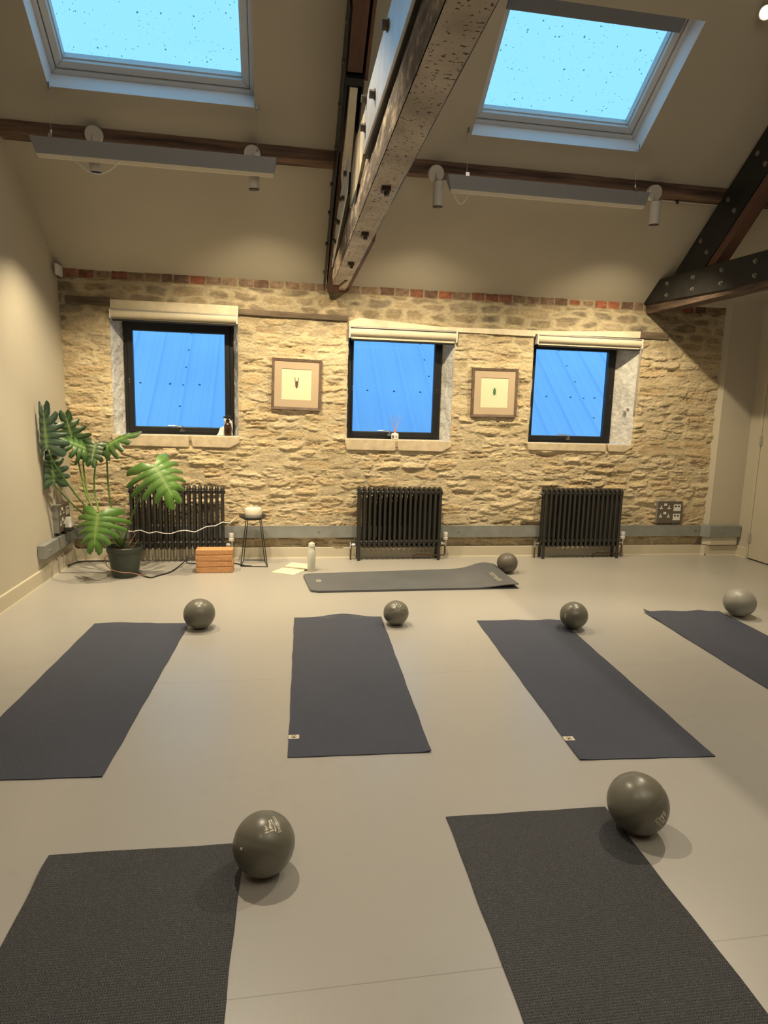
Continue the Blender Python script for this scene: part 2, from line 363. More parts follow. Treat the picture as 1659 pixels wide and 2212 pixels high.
# ------------------------------------------------------------------ stone wall
def build_stone():
    st = .0070
    xs = np.arange(XL-.05, XR+.03, st); zs = np.arange(0., TW+.02, st)
    for o in OPEN.values():      # snap grid lines to the openings
        for e in o[:2]: xs[np.argmin(abs(xs-e))] = e
        for e in o[2:]: zs[np.argmin(abs(zs-e))] = e
    X, Z = np.meshgrid(xs, zs, indexing='xy')
    wu = X + .08*(fbm(X*2.5, Z*4, 3, 3)-.5) + .034*(fbm(X*15, Z*17, 5, 2)-.5)
    wv = Z + .060*(fbm(X*1.6, Z*2.0, 9, 2)-.5) + .026*(fbm(X*9, Z*13, 21, 3)-.5)
    def rnd(a, b, seed):
        n = (a*374761393 + b*668265263 + seed*974634777) & 0x7fffffff
        n = ((n ^ (n >> 13))*1274126177) & 0x7fffffff
        return ((n ^ (n >> 16)) & 0xffff)/65535.
    # irregular rubble: stretched jittered cells of varied size, laid roughly in courses
    cw, ch = .250, .088
    pu, pv = wu/cw, wv/ch; iv0 = np.floor(pv).astype(np.int64)
    F1 = np.full(X.shape, 9.); F2 = F1.copy(); sid = np.zeros(X.shape, np.int64); rel = np.zeros(X.shape)
    for dj in (-2,-1,0,1,2):
        jv = iv0+dj; off = rnd(jv, jv*0, 77); iu0 = np.floor(pu-off).astype(np.int64)
        for di in (-2,-1,0,1,2):
            iu = iu0+di; a = rnd(iu, jv, 1); b = rnd(iu, jv, 2); w = rnd(iu, jv, 3)
            cu = iu+off+.5+(a-.5)*.70; cv = jv+.5+(b-.5)*.34
            d = (np.abs(pu-cu)**4.5*.9+np.abs(pv-cv)**4.5)**(1/4.5) - .36*(w-.5)
            new = d < F1
            F2 = np.where(new, F1, np.minimum(F2, d)); sid = np.where(new, iu*7919+jv*131+100000, sid); rel = np.where(new, pv-cv, rel); F1 = np.where(new, d, F1)
    D = (F2-F1)*.5*ch*1.15
    # brick top course
    zb0 = 2.502 + .010*(fbm(X*3, Z*0+1, 12, 2)-.5); bk = Z > zb0
    bw = .140; bi = np.floor((X+.02*(fbm(X*2, Z*0, 14, 2)-.5))/bw+.35*np.sin(np.floor(X/.9))).astype(np.int64); bu = ((X+.02*(fbm(X*2, Z*0, 14, 2)-.5))/bw+.35*np.sin(np.floor(X/.9))) % 1.
    Db = np.minimum(np.minimum(bu, 1-bu)*bw, np.minimum(Z-zb0, 2.585-Z)) - .001 - .012*(rnd(bi, bi*0, 55) > .86) + .013*(fbm(X*22, Z*24, 16, 3)-.5)
    D = np.where(bk, Db, D); sid = np.where(bk, bi*31+5, sid); rel = np.where(bk, 0, rel)
    s1, s2, s3, s4 = (rnd(sid, sid*0+7, q) for q in (11,12,13,14))
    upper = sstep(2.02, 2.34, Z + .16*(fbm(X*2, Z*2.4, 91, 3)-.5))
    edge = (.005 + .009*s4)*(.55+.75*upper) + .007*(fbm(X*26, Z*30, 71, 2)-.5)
    edge = np.where(bk, .004, edge); mask = sstep(edge*.4, edge*1.2+.005, D)
    lay = fbm(X*6+s1*9, Z*34+s2*7, 33, 4); fine = fbm(X*44, Z*72, 41, 3); big = fbm(X*8, Z*11, 55, 3)
    rough = np.where(s2 > .22, 1., .35)*(1-.55*upper)*np.where(bk, .5, 1.)
    # split faces: terraces whose lower edges overhang
    q = fbm(X*4.6+s1*2, Z*22+s2*3, 61, 5)*6.2; terr = np.floor(q) + sstep(.84, .97, q-np.floor(q))
    h = .007 + .008*s1 + rough*(.008*np.clip(.45-rel, 0, 1) + .0078*(terr-3.1) + .010*(lay-.5) + .009*(fine-.5))
    mort = .010 + .010*(big-.5) + .008*(fine-.5) + .004*(fbm(X*20, Z*26, 43, 3)-.5)
    H = mort*(1-mask) + (mort*.25 + h)*mask + .014*(fbm(X*1.8, Z*2.2, 77, 3)-.5)
    H = np.clip(H, -.006, .040)
    for o in OPEN.values():
        dx = np.maximum(np.maximum(o[0]-X, X-o[1]), 0); dz = np.maximum(np.maximum(o[2]-Z, Z-o[3]), 0)
        dd = np.sqrt(dx*dx+dz*dz); H = H*(.35+.65*sstep(0, .03, dd))
    Y = -H
    pal = np.array([(.60,.485,.305),(.62,.50,.32),(.575,.465,.30),(.58,.48,.325),(.625,.515,.345),(.56,.435,.27),(.60,.46,.28)])
    pc = pal[(s3*6.999).astype(int)]
    pc = pc*(.88+.18*s1)[..., None]
    dark = np.where((s3 > .5)[..., None], np.array((.20,.165,.120)), np.array((.27,.215,.135)))
    dark_mix = np.clip(upper*(.42+.70*s4) + .22*(s4 > .92) + .55*sstep(.26,.10,Z)*(.5+.5*s1), 0, 1.)*(.40+.95*fbm(X*18, Z*26, 95, 3))  # blend to darker stone tones, strongest high up and near the foot
    pc = pc*(1-dark_mix[..., None]) + dark*dark_mix[..., None]
    bc = np.array([(.25,.095,.055),(.19,.085,.055),(.27,.125,.08),(.20,.135,.095),(.22,.15,.10),(.14,.085,.06)])[(s3*5.999).astype(int)]
    bc = bc*(.55+.9*fbm(X*30, Z*35, 15, 3))[..., None]
    pc = pc*(1-.20*upper)[..., None]; pc = np.where(bk[..., None], bc, pc)  # weaker spot light on the upper stones painted into their colour
    mc = np.array((.585,.49,.325))*(.86+.26*big)[..., None]*(1-(.26*upper+.22*bk)[..., None])  # upper mortar darkened in colour too, for the weaker spot light
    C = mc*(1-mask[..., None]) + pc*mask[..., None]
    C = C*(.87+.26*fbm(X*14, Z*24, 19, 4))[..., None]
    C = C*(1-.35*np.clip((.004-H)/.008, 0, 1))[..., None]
    nx, nz = len(xs), len(zs)
    V = np.stack([X, Y, Z], -1).reshape(-1, 3)
    cx = .5*(xs[1:]+xs[:-1]); cz = .5*(zs[1:]+zs[:-1]); keep = np.ones((nz-1, nx-1), bool)
    for o in OPEN.values():
        keep &= ~(((cx > o[0]) & (cx < o[1]))[None, :] & ((cz > o[2]) & (cz < o[3]))[:, None])
    i = (np.arange(nz-1)[:, None]*nx + np.arange(nx-1)[None, :])[keep]
    F = np.stack([i, i+1, i+nx+1, i+nx], -1)
    me = bpy.data.meshes.new('wall_back')
    me.vertices.add(len(V)); me.vertices.foreach_set('co', V.astype(np.float32).ravel())
    me.loops.add(F.size); me.loops.foreach_set('vertex_index', F.astype(np.int32).ravel())
    me.polygons.add(len(F)); me.polygons.foreach_set('loop_start', np.arange(0, F.size, 4, dtype=np.int32))
    me.polygons.foreach_set('loop_total', np.full(len(F), 4, dtype=np.int32))
    me.update(calc_edges=True)
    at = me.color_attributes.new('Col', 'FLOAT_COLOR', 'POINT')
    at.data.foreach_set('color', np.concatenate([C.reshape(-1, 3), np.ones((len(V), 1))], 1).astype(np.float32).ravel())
    me.polygons.foreach_set('use_smooth', [True]*len(F))
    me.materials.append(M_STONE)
    o = bpy.data.objects.new('wall_back', me); COL.objects.link(o)
    struct(o, 'honey coloured rubble stone wall with a red brick top course', 'wall')
build_stone()

# ------------------------------------------------------------------ shell
m = MB(); m.box((XL-.5, YB-.1, -.1), (XD+.1, .35, 0)); o = part('floor', m, M_FLOOR); struct(o, 'beige grey vinyl floor with faint welded seams', 'floor')
zr = TW + (-YRIDGE)*tan(SL)
def gable(x): return [(x, 0, 0), (x, YB, 0), (x, YB, TW), (x, YRIDGE, zr), (x, 0, TW)]
m = MB(); m.add([(.025*y-.02*(z-1.2), y, z) for x, y, z in ((0,.03,0),(0,YB-.05,0),(0,YB-.05,TW+.05),(0,YRIDGE,zr+.1),(0,.03,TW+.05))], [(0,1,2,3,4)]); o = part('wall_left', m, M_PLASTER); struct(o, 'smooth putty coloured plaster wall behind the plant', 'wall')
m = MB(); m.add(gable(XD), [(4,3,2,1,0)]); o = part('wall_right', m, M_PLASTER); struct(o, 'smooth putty coloured plaster wall with the door', 'wall')
m = MB(); m.add([(XL-.45,YB,0),(XD,YB,0),(XD,YB,TW),(XL-.45,YB,TW)], [(0,3,2,1)]); o = part('wall_front', m, M_PLASTER); struct(o, 'plain plaster wall behind the viewer', 'wall')
SKY = {1:(.343,1.685,1.555,2.44), 2:(3.265,4.612,1.522,2.42)}
m = MB()
smax = (-YRIDGE)/cos(SL)
xb = sorted({XL-.45, XD, *[SKY[k][i] for k in SKY for i in (0,1)]}); sb = sorted({0., smax, *[SKY[k][i] for k in SKY for i in (2,3)]})
for i in range(len(xb)-1):
    for j in range(len(sb)-1):
        cx = .5*(xb[i]+xb[i+1]); cs = .5*(sb[j]+sb[j+1])
        if any(a < cx < b and c < cs < d for a, b, c, d in SKY.values()): continue
        m.add([slope(xb[i],sb[j]), slope(xb[i+1],sb[j]), slope(xb[i+1],sb[j+1]), slope(xb[i],sb[j+1])], [(0,1,2,3)])
m.add([(XL-.45,YRIDGE,zr),(XD,YRIDGE,zr),(XD,YB,TW),(XL-.45,YB,TW)], [(0,1,2,3)])
o = part('ceiling', m, M_CEIL); struct(o, 'sloping putty coloured ceiling pitched up from the stone wall', 'ceiling')
# plastered pier at the right end of the stone wall
m = MB(); m.prism([(XR,.02),(XR,0.),(6.42,-.07),(XD,-.07),(XD,.02)], 0, 2.66, lambda p, h: (p[0], p[1], h))
o = part('wall_pier', m, M_PLASTER); struct(o, 'narrow plastered pier between stone wall and door', 'wall')

# skirting boards
def skirt(name, pts, label, h=.108):
    m = MB()
    for (x0,y0,x1,y1,nx,ny) in pts:
        t = .016
        poly = [(0,0),(t,0),(t,h-.006),(t-.006,h),(0,h)]
        a = Vector((x0,y0,0)); b = Vector((x1,y1,0)); n = Vector((nx,ny,0))
        m.prism(poly, 0, 1, lambda p, q: tuple(a.lerp(b, q) + n*p[0] + Vector((0,0,p[1]))))
        m.prism([(0,0),(t+.006,0),(t+.002,.010),(0,.012)], 0, 1, lambda p, q: tuple(a.lerp(b, q) + n*p[0] + Vector((0,0,p[1]))))
    o = part(name, m, M_TRIM); struct(o, label, 'skirting board'); return o
skirt('baseboard_back', [(XL+.015,-.016,XR+.004,-.016,0,-1)], 'cream skirting board along the stone wall')
skirt('baseboard_left', [(.020,0,.020+.025*YB,YB,1,0)], 'cream skirting board along the left plaster wall', .118)
skirt('baseboard_right', [(6.385,-.012,6.41,-.072,-.92,-.39),(6.405,-.07,XD,-.07,0,-1),(XD,-.07,XD,-.24,-1,0)], 'cream skirting board wrapped round the plaster pier')

# ------------------------------------------------------------------ door
d = thing('door_1', 'plain putty coloured flush door at the right edge', 'door', (XD,-.24,0), kind='structure')
m = MB(); m.box((XD-.008,-1.12,.012),(XD+.03,-.262,2.52)); part('door_leaf', m, M_DOOR, d)
m = MB(); m.box((XD-.012,-.257,0),(XD+.02,-.20,2.56)); m.box((XD-.012,-1.20,0),(XD+.02,-1.126,2.56)); m.box((XD-.012,-1.126,2.525),(XD+.02,-.257,2.56)); part('door_frame', m, M_DOOR, d, bevel=.004)
m = MB(); m.box((XD-.006,-.262,.0),(XD+.01,-.257,2.52)); m.box((XD-.007,-1.12,.001),(XD+.01,-.262,.011)); part('shadow_gap', m, M_DARK, d)
for z in (.17, 1.19):
    m = MB(); m.cyl((XD-.016,-.2595,z),(XD-.016,-.2595,z+.10),.007,n=10); m.cyl((XD-.016,-.2595,z-.006),(XD-.016,-.2595,z),.005,n=8); m.box((XD-.013,-.285,z),(XD-.008,-.235,z+.1)); part('hinge', m, M_BLINDRAIL, d, label='small metal door hinge')

# ------------------------------------------------------------------ windows
FR = {1:((.457,1.442),(.536,1.362)), 2:((2.53,3.467),(2.581,3.393)), 3:((4.416,5.328),(4.424,5.244))}
WLAB = {1:'black framed square window above the left radiator', 2:'black framed square window with a reed diffuser on its sill', 3:'black framed square window above the right radiator'}
for k in (1,2,3):
    ox0, ox1, oz0, oz1 = OPEN[k]; (fx0, fx1), (gx0, gx1) = FR[k]; fz0, fz1 = 1.155, 2.16; gz0, gz1 = 1.232, 2.104; yf = .18
    w = thing('window_%d' % k, WLAB[k], 'window', ((ox0+ox1)/2, yf, oz0), kind='structure')
    # limewashed reveals, gently rough
    for sgn, xa, xb_ in ((1, ox0, fx0), (-1, ox1, fx1)):
        m = MB(); n = 70; nj = 14; g = []
        for i in range(n+1):
            for j in range(nj+1):
                t = j/nj; z = oz0 + (oz1-oz0)*i/n
                q = fbm(np.array([z*7.]), np.array([t*1.6+k*3]), 21+k, 4)[0]; r_ = round(q*7)/7*.6+q*.4
                jit = .045*(r_-.5)*min(1, t*6)*min(1, (1-t)*6)
                g.append((xa+(xb_-xa)*t + sgn*jit, -.006+(yf+.03+.006)*t, z))
        m.add(g, [(i*(nj+1)+j, i*(nj+1)+j+1, (i+1)*(nj+1)+j+1, (i+1)*(nj+1)+j) for i in range(n) for j in range(nj)])
        part('reveal', m, M_LIME, w, smooth=True)
    m = MB(); m.add([(ox0,-.004,oz1),(ox1,-.004,oz1),(fx1,yf+.03,oz1),(fx0,yf+.03,oz1)], [(0,3,2,1)]); part('soffit', m, M_LINTEL, w)
    m = MB(); m.add([(ox0,0,oz0),(ox1,0,oz0),(fx1,yf+.03,oz0-.004),(fx0,yf+.03,oz0-.004)], [(0,1,2,3)]); part('sill_board', m, M_LIME, w)
    # stone sill front in two blocks
    cut = ox0 + (.60 if k == 1 else .47 if k == 2 else .75)*(ox1-ox0); zb = 1.055 if k < 3 else 1.085
    m = MB()
    for (a, b, e) in ((ox0-.02, cut-.006, 0), (cut+.006, ox1+.01, 1)):
        poly = [(a,oz0-.001),(b,oz0-.001),(b,zb+(.05 if e else .006)),(b-(.09 if e else .01),zb),(a+.02,zb+.004)]
        m.prism(poly, -.034, .03, lambda p, h: (p[0], h, p[1]))
    part('stone_sill', m, M_SILL, w, bevel=.008, segs=3)
    # outer frame, sash, bead
    def ring(x0,x1,z0,z1,t,ya,yb):
        r = MB(); r.box((x0,ya,z0),(x0+t,yb,z1)); r.box((x1-t,ya,z0),(x1,yb,z1)); r.box((x0+t,ya,z0),(x1-t,yb,z0+t)); r.box((x0+t,ya,z1-t),(x1-t,yb,z1)); return r
    part('frame', ring(fx0,fx1,fz0,oz1+.02,.034,yf,yf+.06), M_BLACKFRAME, w, bevel=.003)
    tl = gx0-fx0-.034 if k < 3 else .008
    r = MB(); x0 = fx0+.034; x1 = fx1-.034; ya, yb = yf-.012, yf+.05
    r.box((min(x0,gx0-.012),ya,fz0+.03),(gx0,yb,oz1+.01)); r.box((gx1,ya,fz0+.03),(x1,yb,oz1+.01)); r.box((gx0,ya,fz0+.03),(gx1,yb,gz0)); r.box((gx0,ya,gz1),(gx1,yb,oz1+.01))
    part('sash', r, M_BLACKFRAME, w, bevel=.004)
    part('glazing_bead', ring(gx0-.006,gx1+.006,gz0-.006,gz1+.006,.008,yf-.002,yf+.02), M_BLACKFRAME, w)
    m = MB(); m.box((gx0-.004,yf+.016,gz0-.004),(gx1+.004,yf+.022,gz1+.004)); part('pane', m, M_GLASS, w)
    # casement stay
    hx = {1:.955, 2:2.94, 3:4.83}[k]; m = MB()
    m.box((hx-.012,yf-.035,1.192),(hx+.03,yf-.012,1.214)); m.cyl((hx+.012,yf-.04,1.20),(hx+.012,yf-.04,1.245),.008,n=12)
    m.tube([(hx+.012,yf-.045,1.236),(hx-.05,yf-.05,1.244),(hx-.115,yf-.05,1.246)], [.007,.006,.005], 8); m.cyl((hx+.034,yf-.03,1.203),(hx+.034,yf-.012,1.203),.008,n=10)
    part('handle', m, M_STEEL, w, smooth=False, label='chrome casement handle')
    m = MB()
    for xx in ((fx0+.045), (fx1-.045)):
        if k == 3 and xx < 5: continue
        m.cyl((xx,yf-.017,1.66),(xx,yf-.012,1.66),.007,n=10); m.cyl((xx,yf-.017,1.635),(xx,yf-.012,1.635),.005,n=10)
    part('catch', m, M_STEEL, w)

# painted timber lintels and old wood (parts of the wall's trim)
m = MB(); m.box((.398,-.030,2.255),(1.5,.02,2.338)); o = part('trim_1', m, M_LINTEL, bevel=.006); struct(o, 'white painted lintel over the left window', 'lintel')
m = MB(); m.prism([(2.507,2.214),(3.54,2.214),(3.56,2.205),(4.34,2.20),(4.345,2.225),(5.455,2.235),(5.455,2.30),(4.6,2.262),(3.4,2.245),(2.6,2.29),(2.507,2.252)], -.032, .02, lambda p, h: (p[0], h, p[1])); o = part('trim_2', m, M_LINTEL); struct(o, 'long white painted lintel over the middle and right windows', 'lintel')
m = MB(); m.box((.035,-.036,2.283),(.396,.02,2.348)); o = part('trim_3', m, M_OLDWOOD, bevel=.006); struct(o, 'dark old timber set in stone left of the left window', 'timber')
m = MB(); m.prism([(1.503,2.262),(2.5,2.252),(2.5,2.300),(1.503,2.315)], -.036, .02, lambda p, h: (p[0], h, p[1])); o = part('trim_4', m, M_OLDWOOD, bevel=.006); struct(o, 'dark old timber strip between left and middle windows', 'timber')
m = MB(); m.box((5.458,-.034,2.232),(5.765,.02,2.298)); o = part('trim_5', m, M_OLDWOOD, bevel=.006); struct(o, 'brown timber block right of the right window', 'timber')

# roller blinds
BL = {1:(.395,1.495,2.157,2.256), 2:(2.51,3.552,2.083,2.212), 3:(4.36,5.482,2.108,2.226)}
BLAB = {1:'rolled up cream blind over the left window', 2:'rolled up cream blind over the middle window', 3:'rolled up cream blind with bead chain over the right window'}
for k, (x0, x1, z0, z1) in BL.items():
    b = thing('roller_blind', BLAB[k], 'blind', ((x0+x1)/2, -.02, z0), group='roller blinds over the windows')
    zc = (z0+z1)/2 + .012; r = .036; yc = -.022
    m = MB(); m.cyl((x0+.012,yc,zc),(x1-.012,yc,zc), r, n=28); m.box((x0+.02,yc-.002,z0+.012),(x1-.02,yc+.002,zc)); part('fabric_roll', m, M_BLIND, b, auto=40)
    m = MB(); m.box((x0+.004,yc-.028,z1-.014),(x1-.004,yc+.03,z1-.002)); part('head_rail', m, M_BLINDRAIL, b, bevel=.002)
    m = MB(); m.box((x0+.02,yc-.014,z0),(x1-.02,yc+.010,z0+.016)); part('bottom_bar', m, M_DARK, b, bevel=.002)
    for xx in (x0, x1-.012):
        m = MB(); m.box((xx,yc-.034,z0+.02),(xx+.012,yc+.034,z1-.002)); part('end_bracket', m, M_WHITE, b, bevel=.002)
    if k == 3:
        m = MB(); zb = 1.50
        m.tube([(x1-.002,yc-.02,z0+.03),(x1-.012,yc-.02,1.9),(x1-.022,yc-.02,zb+.02),(x1-.028,yc-.02,zb),(x1-.034,yc-.02,zb+.02),(x1-.028,yc-.02,1.9),(x1-.014,yc-.02,z0+.03)], .0042, 6); part('bead_chain', m, M_BLINDRAIL, b)
        m = MB(); m.cyl((5.40,.06,1.50),(5.40,.03,1.50),.012,n=10); m.cyl((5.425,.05,1.53),(5.425,.02,1.53),.008,n=10); part('chain_guide', m, M_BLINDRAIL, b)

# ------------------------------------------------------------------ roof outside the windows
rf = thing('neighbouring_roof', 'blue lit ribbed metal roof rising outside the three windows', 'roof', (2.8,2.3,-.4))
ry0, rz0, rs = 1.55, .10, radians(38.)
def roofp(x, s, d=0.): return (x, ry0 + s*cos(rs) - d*sin(rs), rz0 + s*sin(rs) + d*cos(rs))
m = MB(); x = -3.535; prof = []
while x < 11:
    prof += [(x,0),(x+.085,0),(x+.100,.007),(x+.115,0),(x+.215,0),(x+.230,.007),(x+.245,0),(x+.325,0),(x+.345,.032),(x+.390,.032),(x+.41,0)]; x += .41
n = len(prof); m.add([roofp(px, 0, d_) for px, d_ in prof] + [roofp(px, 5.2, d_) for px, d_ in prof], [(i, i+1, n+i+1, n+i) for i in range(n-1)])
part('roof_sheet', m, M_ROOFMETAL, rf)
for i in range(-1, 17):
    xr = .525 + .41*i
    for s_, dx in ((2.65, -.19),) + (((2.1, 0), (2.59, 0), (3.03, 0), (3.48, 0), (3.94, 0)) if i in (0, 9, 15) else ()):
        m = MB(); c = Vector(roofp(xr+dx, s_, .028 if dx == 0 else 0)); nn = Vector((0,-sin(rs),cos(rs)))
        m.cyl(c, c+nn*.010, .018, .012, n=8); part('screw', m, M_ROOFDARK, rf)

# ------------------------------------------------------------------ skylights
SLAB = {1:'rain spotted skylight in the ceiling on the left', 2:'rain spotted skylight with grey blind strip on the right'}
for k, (x0, x1, s0, s1) in SKY.items():
    w = thing('window_%d' % (k+3), SLAB[k], 'skylight', slope((x0+x1)/2, (s0+s1)/2, .1), kind='structure')
    dep = .27
    m = MB()
    q = [(x0,s0),(x1,s0),(x1,s1),(x0,s1)]
    for i in range(4):
        a = q[i]; b = q[(i+1) % 4]
        m.add([slope(*a), slope(*b), slope(*b, dep), slope(*a, dep)], [(0,1,2,3)])
    part('well_lining', m, M_WELL, w)
    def sring(t0, t1, d0, d1, bot0=0., bot1=0.):
        r = MB(); X0, X1, S0, S1 = x0+t0, x1-t0, s0+t0+bot0, s1-t0
        Y0, Y1, T0, T1 = x0+t1, x1-t1, s0+t1+bot1, s1-t1
        for a, b, c, d_ in (((X0,S0),(X1,S0),(Y1,T0),(Y0,T0)), ((X1,S0),(X1,S1),(Y1,T1),(Y1,T0)), ((X1,S1),(X0,S1),(Y0,T1),(Y1,T1)), ((X0,S1),(X0,S0),(Y0,T0),(Y0,T1))):
            P = [slope(*p_, d0) for p_ in (a,b,c,d_)] + [slope(*p_, d1) for p_ in (a,b,c,d_)]
            r.add(P, [(0,1,2,3),(7,6,5,4),(0,4,5,1),(1,5,6,2),(2,6,7,3),(3,7,4,0)])
        return r
    part('outer_frame', sring(.0,.030,.145,.27), M_SKYFRAME, w, bevel=.004)
    part('sash_frame', sring(.034,.082,.160,.26), M_SKYFRAME, w, bevel=.005)
    part('glazing_bead', sring(.080,.090,.195,.25), M_SKYFRAME, w)
    m = MB(); m.box((0,0,0),(0,0,0)) if False else m.add([slope(x0+.085,s0+.085,.225), slope(x1-.085,s0+.085,.225), slope(x1-.085,s1-.085,.225), slope(x0+.085,s1-.085,.225)], [(0,1,2,3)])
    part('pane', m, M_SKYGLASS, w)
    if k == 2:
        m = MB(); P = [slope(a, b, c) for c in (.150,.192) for a, b in ((x0+.05,s1-.15),(x1-.05,s1-.15),(x1-.05,s1-.04),(x0+.05,s1-.04))]
        m.add(P, [(0,1,2,3),(7,6,5,4),(0,4,5,1),(1,5,6,2),(2,6,7,3),(3,7,4,0)]); part('blind_cassette', m, M_BLINDGREY, w, bevel=.004)

# ------------------------------------------------------------------ purlin
m = MB(); n = 110
g = []
for i in range(n+1):
    x = -.16 + (XD+.16)*i/n
    w1 = .010*(fbm(np.array([x*1.3]), np.array([.3]), 4, 3)[0]-.5); w2 = .012*(fbm(np.array([x*1.9]), np.array([4.3]), 8, 3)[0]-.5); w3 = .006*(fbm(np.array([x*9]), np.array([2.]), 6, 2)[0]-.5)
    yf = -1.045 + .01*(x/XD) + w3; zb = 3.258 - .006*x/XD + w1
    zt = TW + (-yf)*tan(SL)+.01
    ybk = -(zb-TW)/tan(SL) + .03
    g += [(x, yf+.006, zt), (x, yf, zb+.045+w2), (x, yf+.004, zb+.012), (x, yf+.018, zb), (x, ybk, zb+w2*.3), (x, ybk+.05, zb+.1)]
m.add(g, [(i*6+j, (i+1)*6+j, (i+1)*6+(j+1) % 6, i*6+(j+1) % 6) for i in range(n) for j in range(6)])
m.f += [tuple(range(5,-1,-1)), tuple(range(n*6, n*6+6))]
o = part('purlin_beam', m, M_WOODDARK, org=(3.3,-1.0,3.25)); tag(o, 'long dark old timber purlin running along the sloping ceiling', 'beam')
o = thing('conduit', 'thin pale conduit clipped under the right part of the purlin', 'conduit', (4.9,-.93,3.25))
m = MB(); m.tube([(3.09+3.68*i/30, -.935+.004*(i % 2), 3.243) for i in range(31)], .006, 6); part('conduit_tube', m, M_LAMPWHITE, o)
for x in (5.15, 6.2, 3.75): m = MB(); m.cyl((x,-.935,3.250),(x,-.95,3.226),.013,n=8); part('clip', m, M_BOLT, o)

# ------------------------------------------------------------------ roof truss in the middle
def YZ(x): return lambda p, h: (x + h + .0125*p[0], p[0], p[1])
t = thing('roof_truss', 'old timber roof truss with pale painted underside in the room centre', 'roof truss', (2.4,-.1,2.53))
# tie beam, hewn left side, painted underside
m = MB(); n = 90; g = []
for i in range(n+1):
    y = .02 - 7.0*i/n; xs0 = 2.3335+.0125*y; xs1 = 2.4745+.0125*y
    a = lambda s, q: (fbm(np.array([y*q]), np.array([s*1.7]), s, 3)[0]-.5)
    e = .012*a(3,2.2)
    g += [(xs0+e*.4, y, 2.532), (xs0-.006+.020*a(5,4), y, 2.575), (xs0-.004+.030*a(7,3), y, 2.65), (xs0+.012+.030*a(9,3.4), y, 2.735), (xs0+.020, y, 2.82), (xs0+.02, y, 2.90), (xs1, y, 2.90), (xs1+.004*a(11,4), y, 2.56), (xs1-.004+.01*a(13,3), y, 2.532)]
k9 = 9
m.add(g, [(i*k9+j, i*k9+(j+1) % k9, (i+1)*k9+(j+1) % k9, (i+1)*k9+j) for i in range(n) for j in range(k9-1)])
m.f += [tuple(range(k9)), tuple(range(n*k9+k9-1, n*k9-1, -1))]
tb = part('tie_beam', m, M_HEWN, t, auto=50)
m = MB(); g = []
for i in range(n+1):
    y = .0 - 6.98*i/n; a = lambda s, q: (fbm(np.array([y*q]), np.array([s*1.7]), s, 3)[0]-.5)
    g += [(2.3365+.0125*y+.012*a(3,2.2)*.4, y, 2.5305), (2.4715+.0125*y+.008*a(23,4), y, 2.5305)]
m.add(g, [(2*i, 2*i+1, 2*i+3, 2*i+2) for i in range(n)]); part('painted_soffit', m, M_BEAMPAINT, tb, label='flaking off-white paint on the beam underside')
for y in (-1.17, -2.02, -2.87):
    m = MB(); s_ = .022; xx = 2.405+.0125*y; m.box((xx-s_,y-s_*1.1,2.507),(xx+s_,y+s_*1.1,2.531)); m.cyl((xx+.004,y,2.49),(xx+.004,y,2.508),.013,n=10); part('soffit_bolt', m, M_BOLT, tb)
for i in range(6): m = MB(); m.box((2.375+.007*i,-.20-.06*i,2.524),(2.402+.007*i,-.182-.06*i,2.531)); part('rusty_cleat', m, M_OLDWOOD, tb)
m = MB(); m.prism([(.0,2.535),(-.55,2.537),(-1.75,2.547),(-1.85,2.60),(-1.75,2.88),(.0,2.88)], .003, .030, YZ(2.4745)); part('side_board', m, M_RAFTER, t, label='dark board on the far side of the beam')
m = MB(); m.prism([(-1.95,2.552),(-6.8,2.552),(-6.8,2.88),(-1.95,2.88)], .003, .012, YZ(2.4745)); part('side_plate', m, M_BLACKSTEEL, t, label='black steel plate on the far side of the beam')
# flitch plates on the left face
p1 = [(-6.6,2.755),(-6.6,3.0),(-3.56,3.0),(-2.80,3.0),(-2.66,2.955),(-2.58,2.80),(-2.62,2.765),(-3.4,2.752)]
m = MB(); m.prism(p1, -.006, .004, YZ(2.322)); p_ = part('side_plate', m, M_PLATE, t, label='satin steel plate catching blue light')
m = MB(); m.prism([(-6.6,2.750),(-6.6,2.99),(-2.66,2.94),(-2.58,2.79),(-2.62,2.742)], .004, .03, YZ(2.322)); part('packer', m, M_BLACKSTEEL, t)
for y, z in ((-2.70,2.86),(-2.72,2.985),(-3.06,2.86),(-3.42,2.955),(-3.85,2.85),(-4.3,2.94)):
    m = MB(); xx = 2.316+.0125*y; c = Vector((xx,y,z)); m.cyl(c, c+Vector((-.004,0,0)), .024, n=14); m.cyl(c+Vector((-.004,0,0)), c+Vector((-.026,0,0)), .0185, n=6); part('bolt', m, M_BOLT, p_)
p2 = [(-1.84,3.03),(-1.76,2.85),(-1.45,2.80),(-1.08,2.745),(-.55,2.662),(.0,2.585),(.015,2.64),(-.5,2.80),(-1.0,2.945),(-1.45,3.03)]
m = MB(); m.prism(p2, -.006, .002, YZ(2.318)); p_ = part('end_plate', m, M_PLATE, t, label='pale painted steel plate at the beam end')
m = MB(); m.prism([(-1.80,2.95),(-1.74,2.83),(-1.45,2.785),(-1.08,2.73),(-.55,2.645),(.0,2.57),(.01,2.62),(-1.0,2.90)], .002, .024, YZ(2.318)); part('packer', m, M_BLACKSTEEL, t)
for i, (y, z) in enumerate(((-1.70,2.97),(-1.56,2.86),(-1.3,2.93),(-1.2,2.80),(-.98,2.87),(-.85,2.75),(-.70,2.79),(-.58,2.70),(-.42,2.72),(-.3,2.66),(-.16,2.66))):
    m = MB(); xx = 2.312+.0125*y; c = Vector((xx,y,z)); m.cyl(c, c+Vector((-.020,0,0)), .017, n=6); part('bolt', m, M_BOLT, p_)
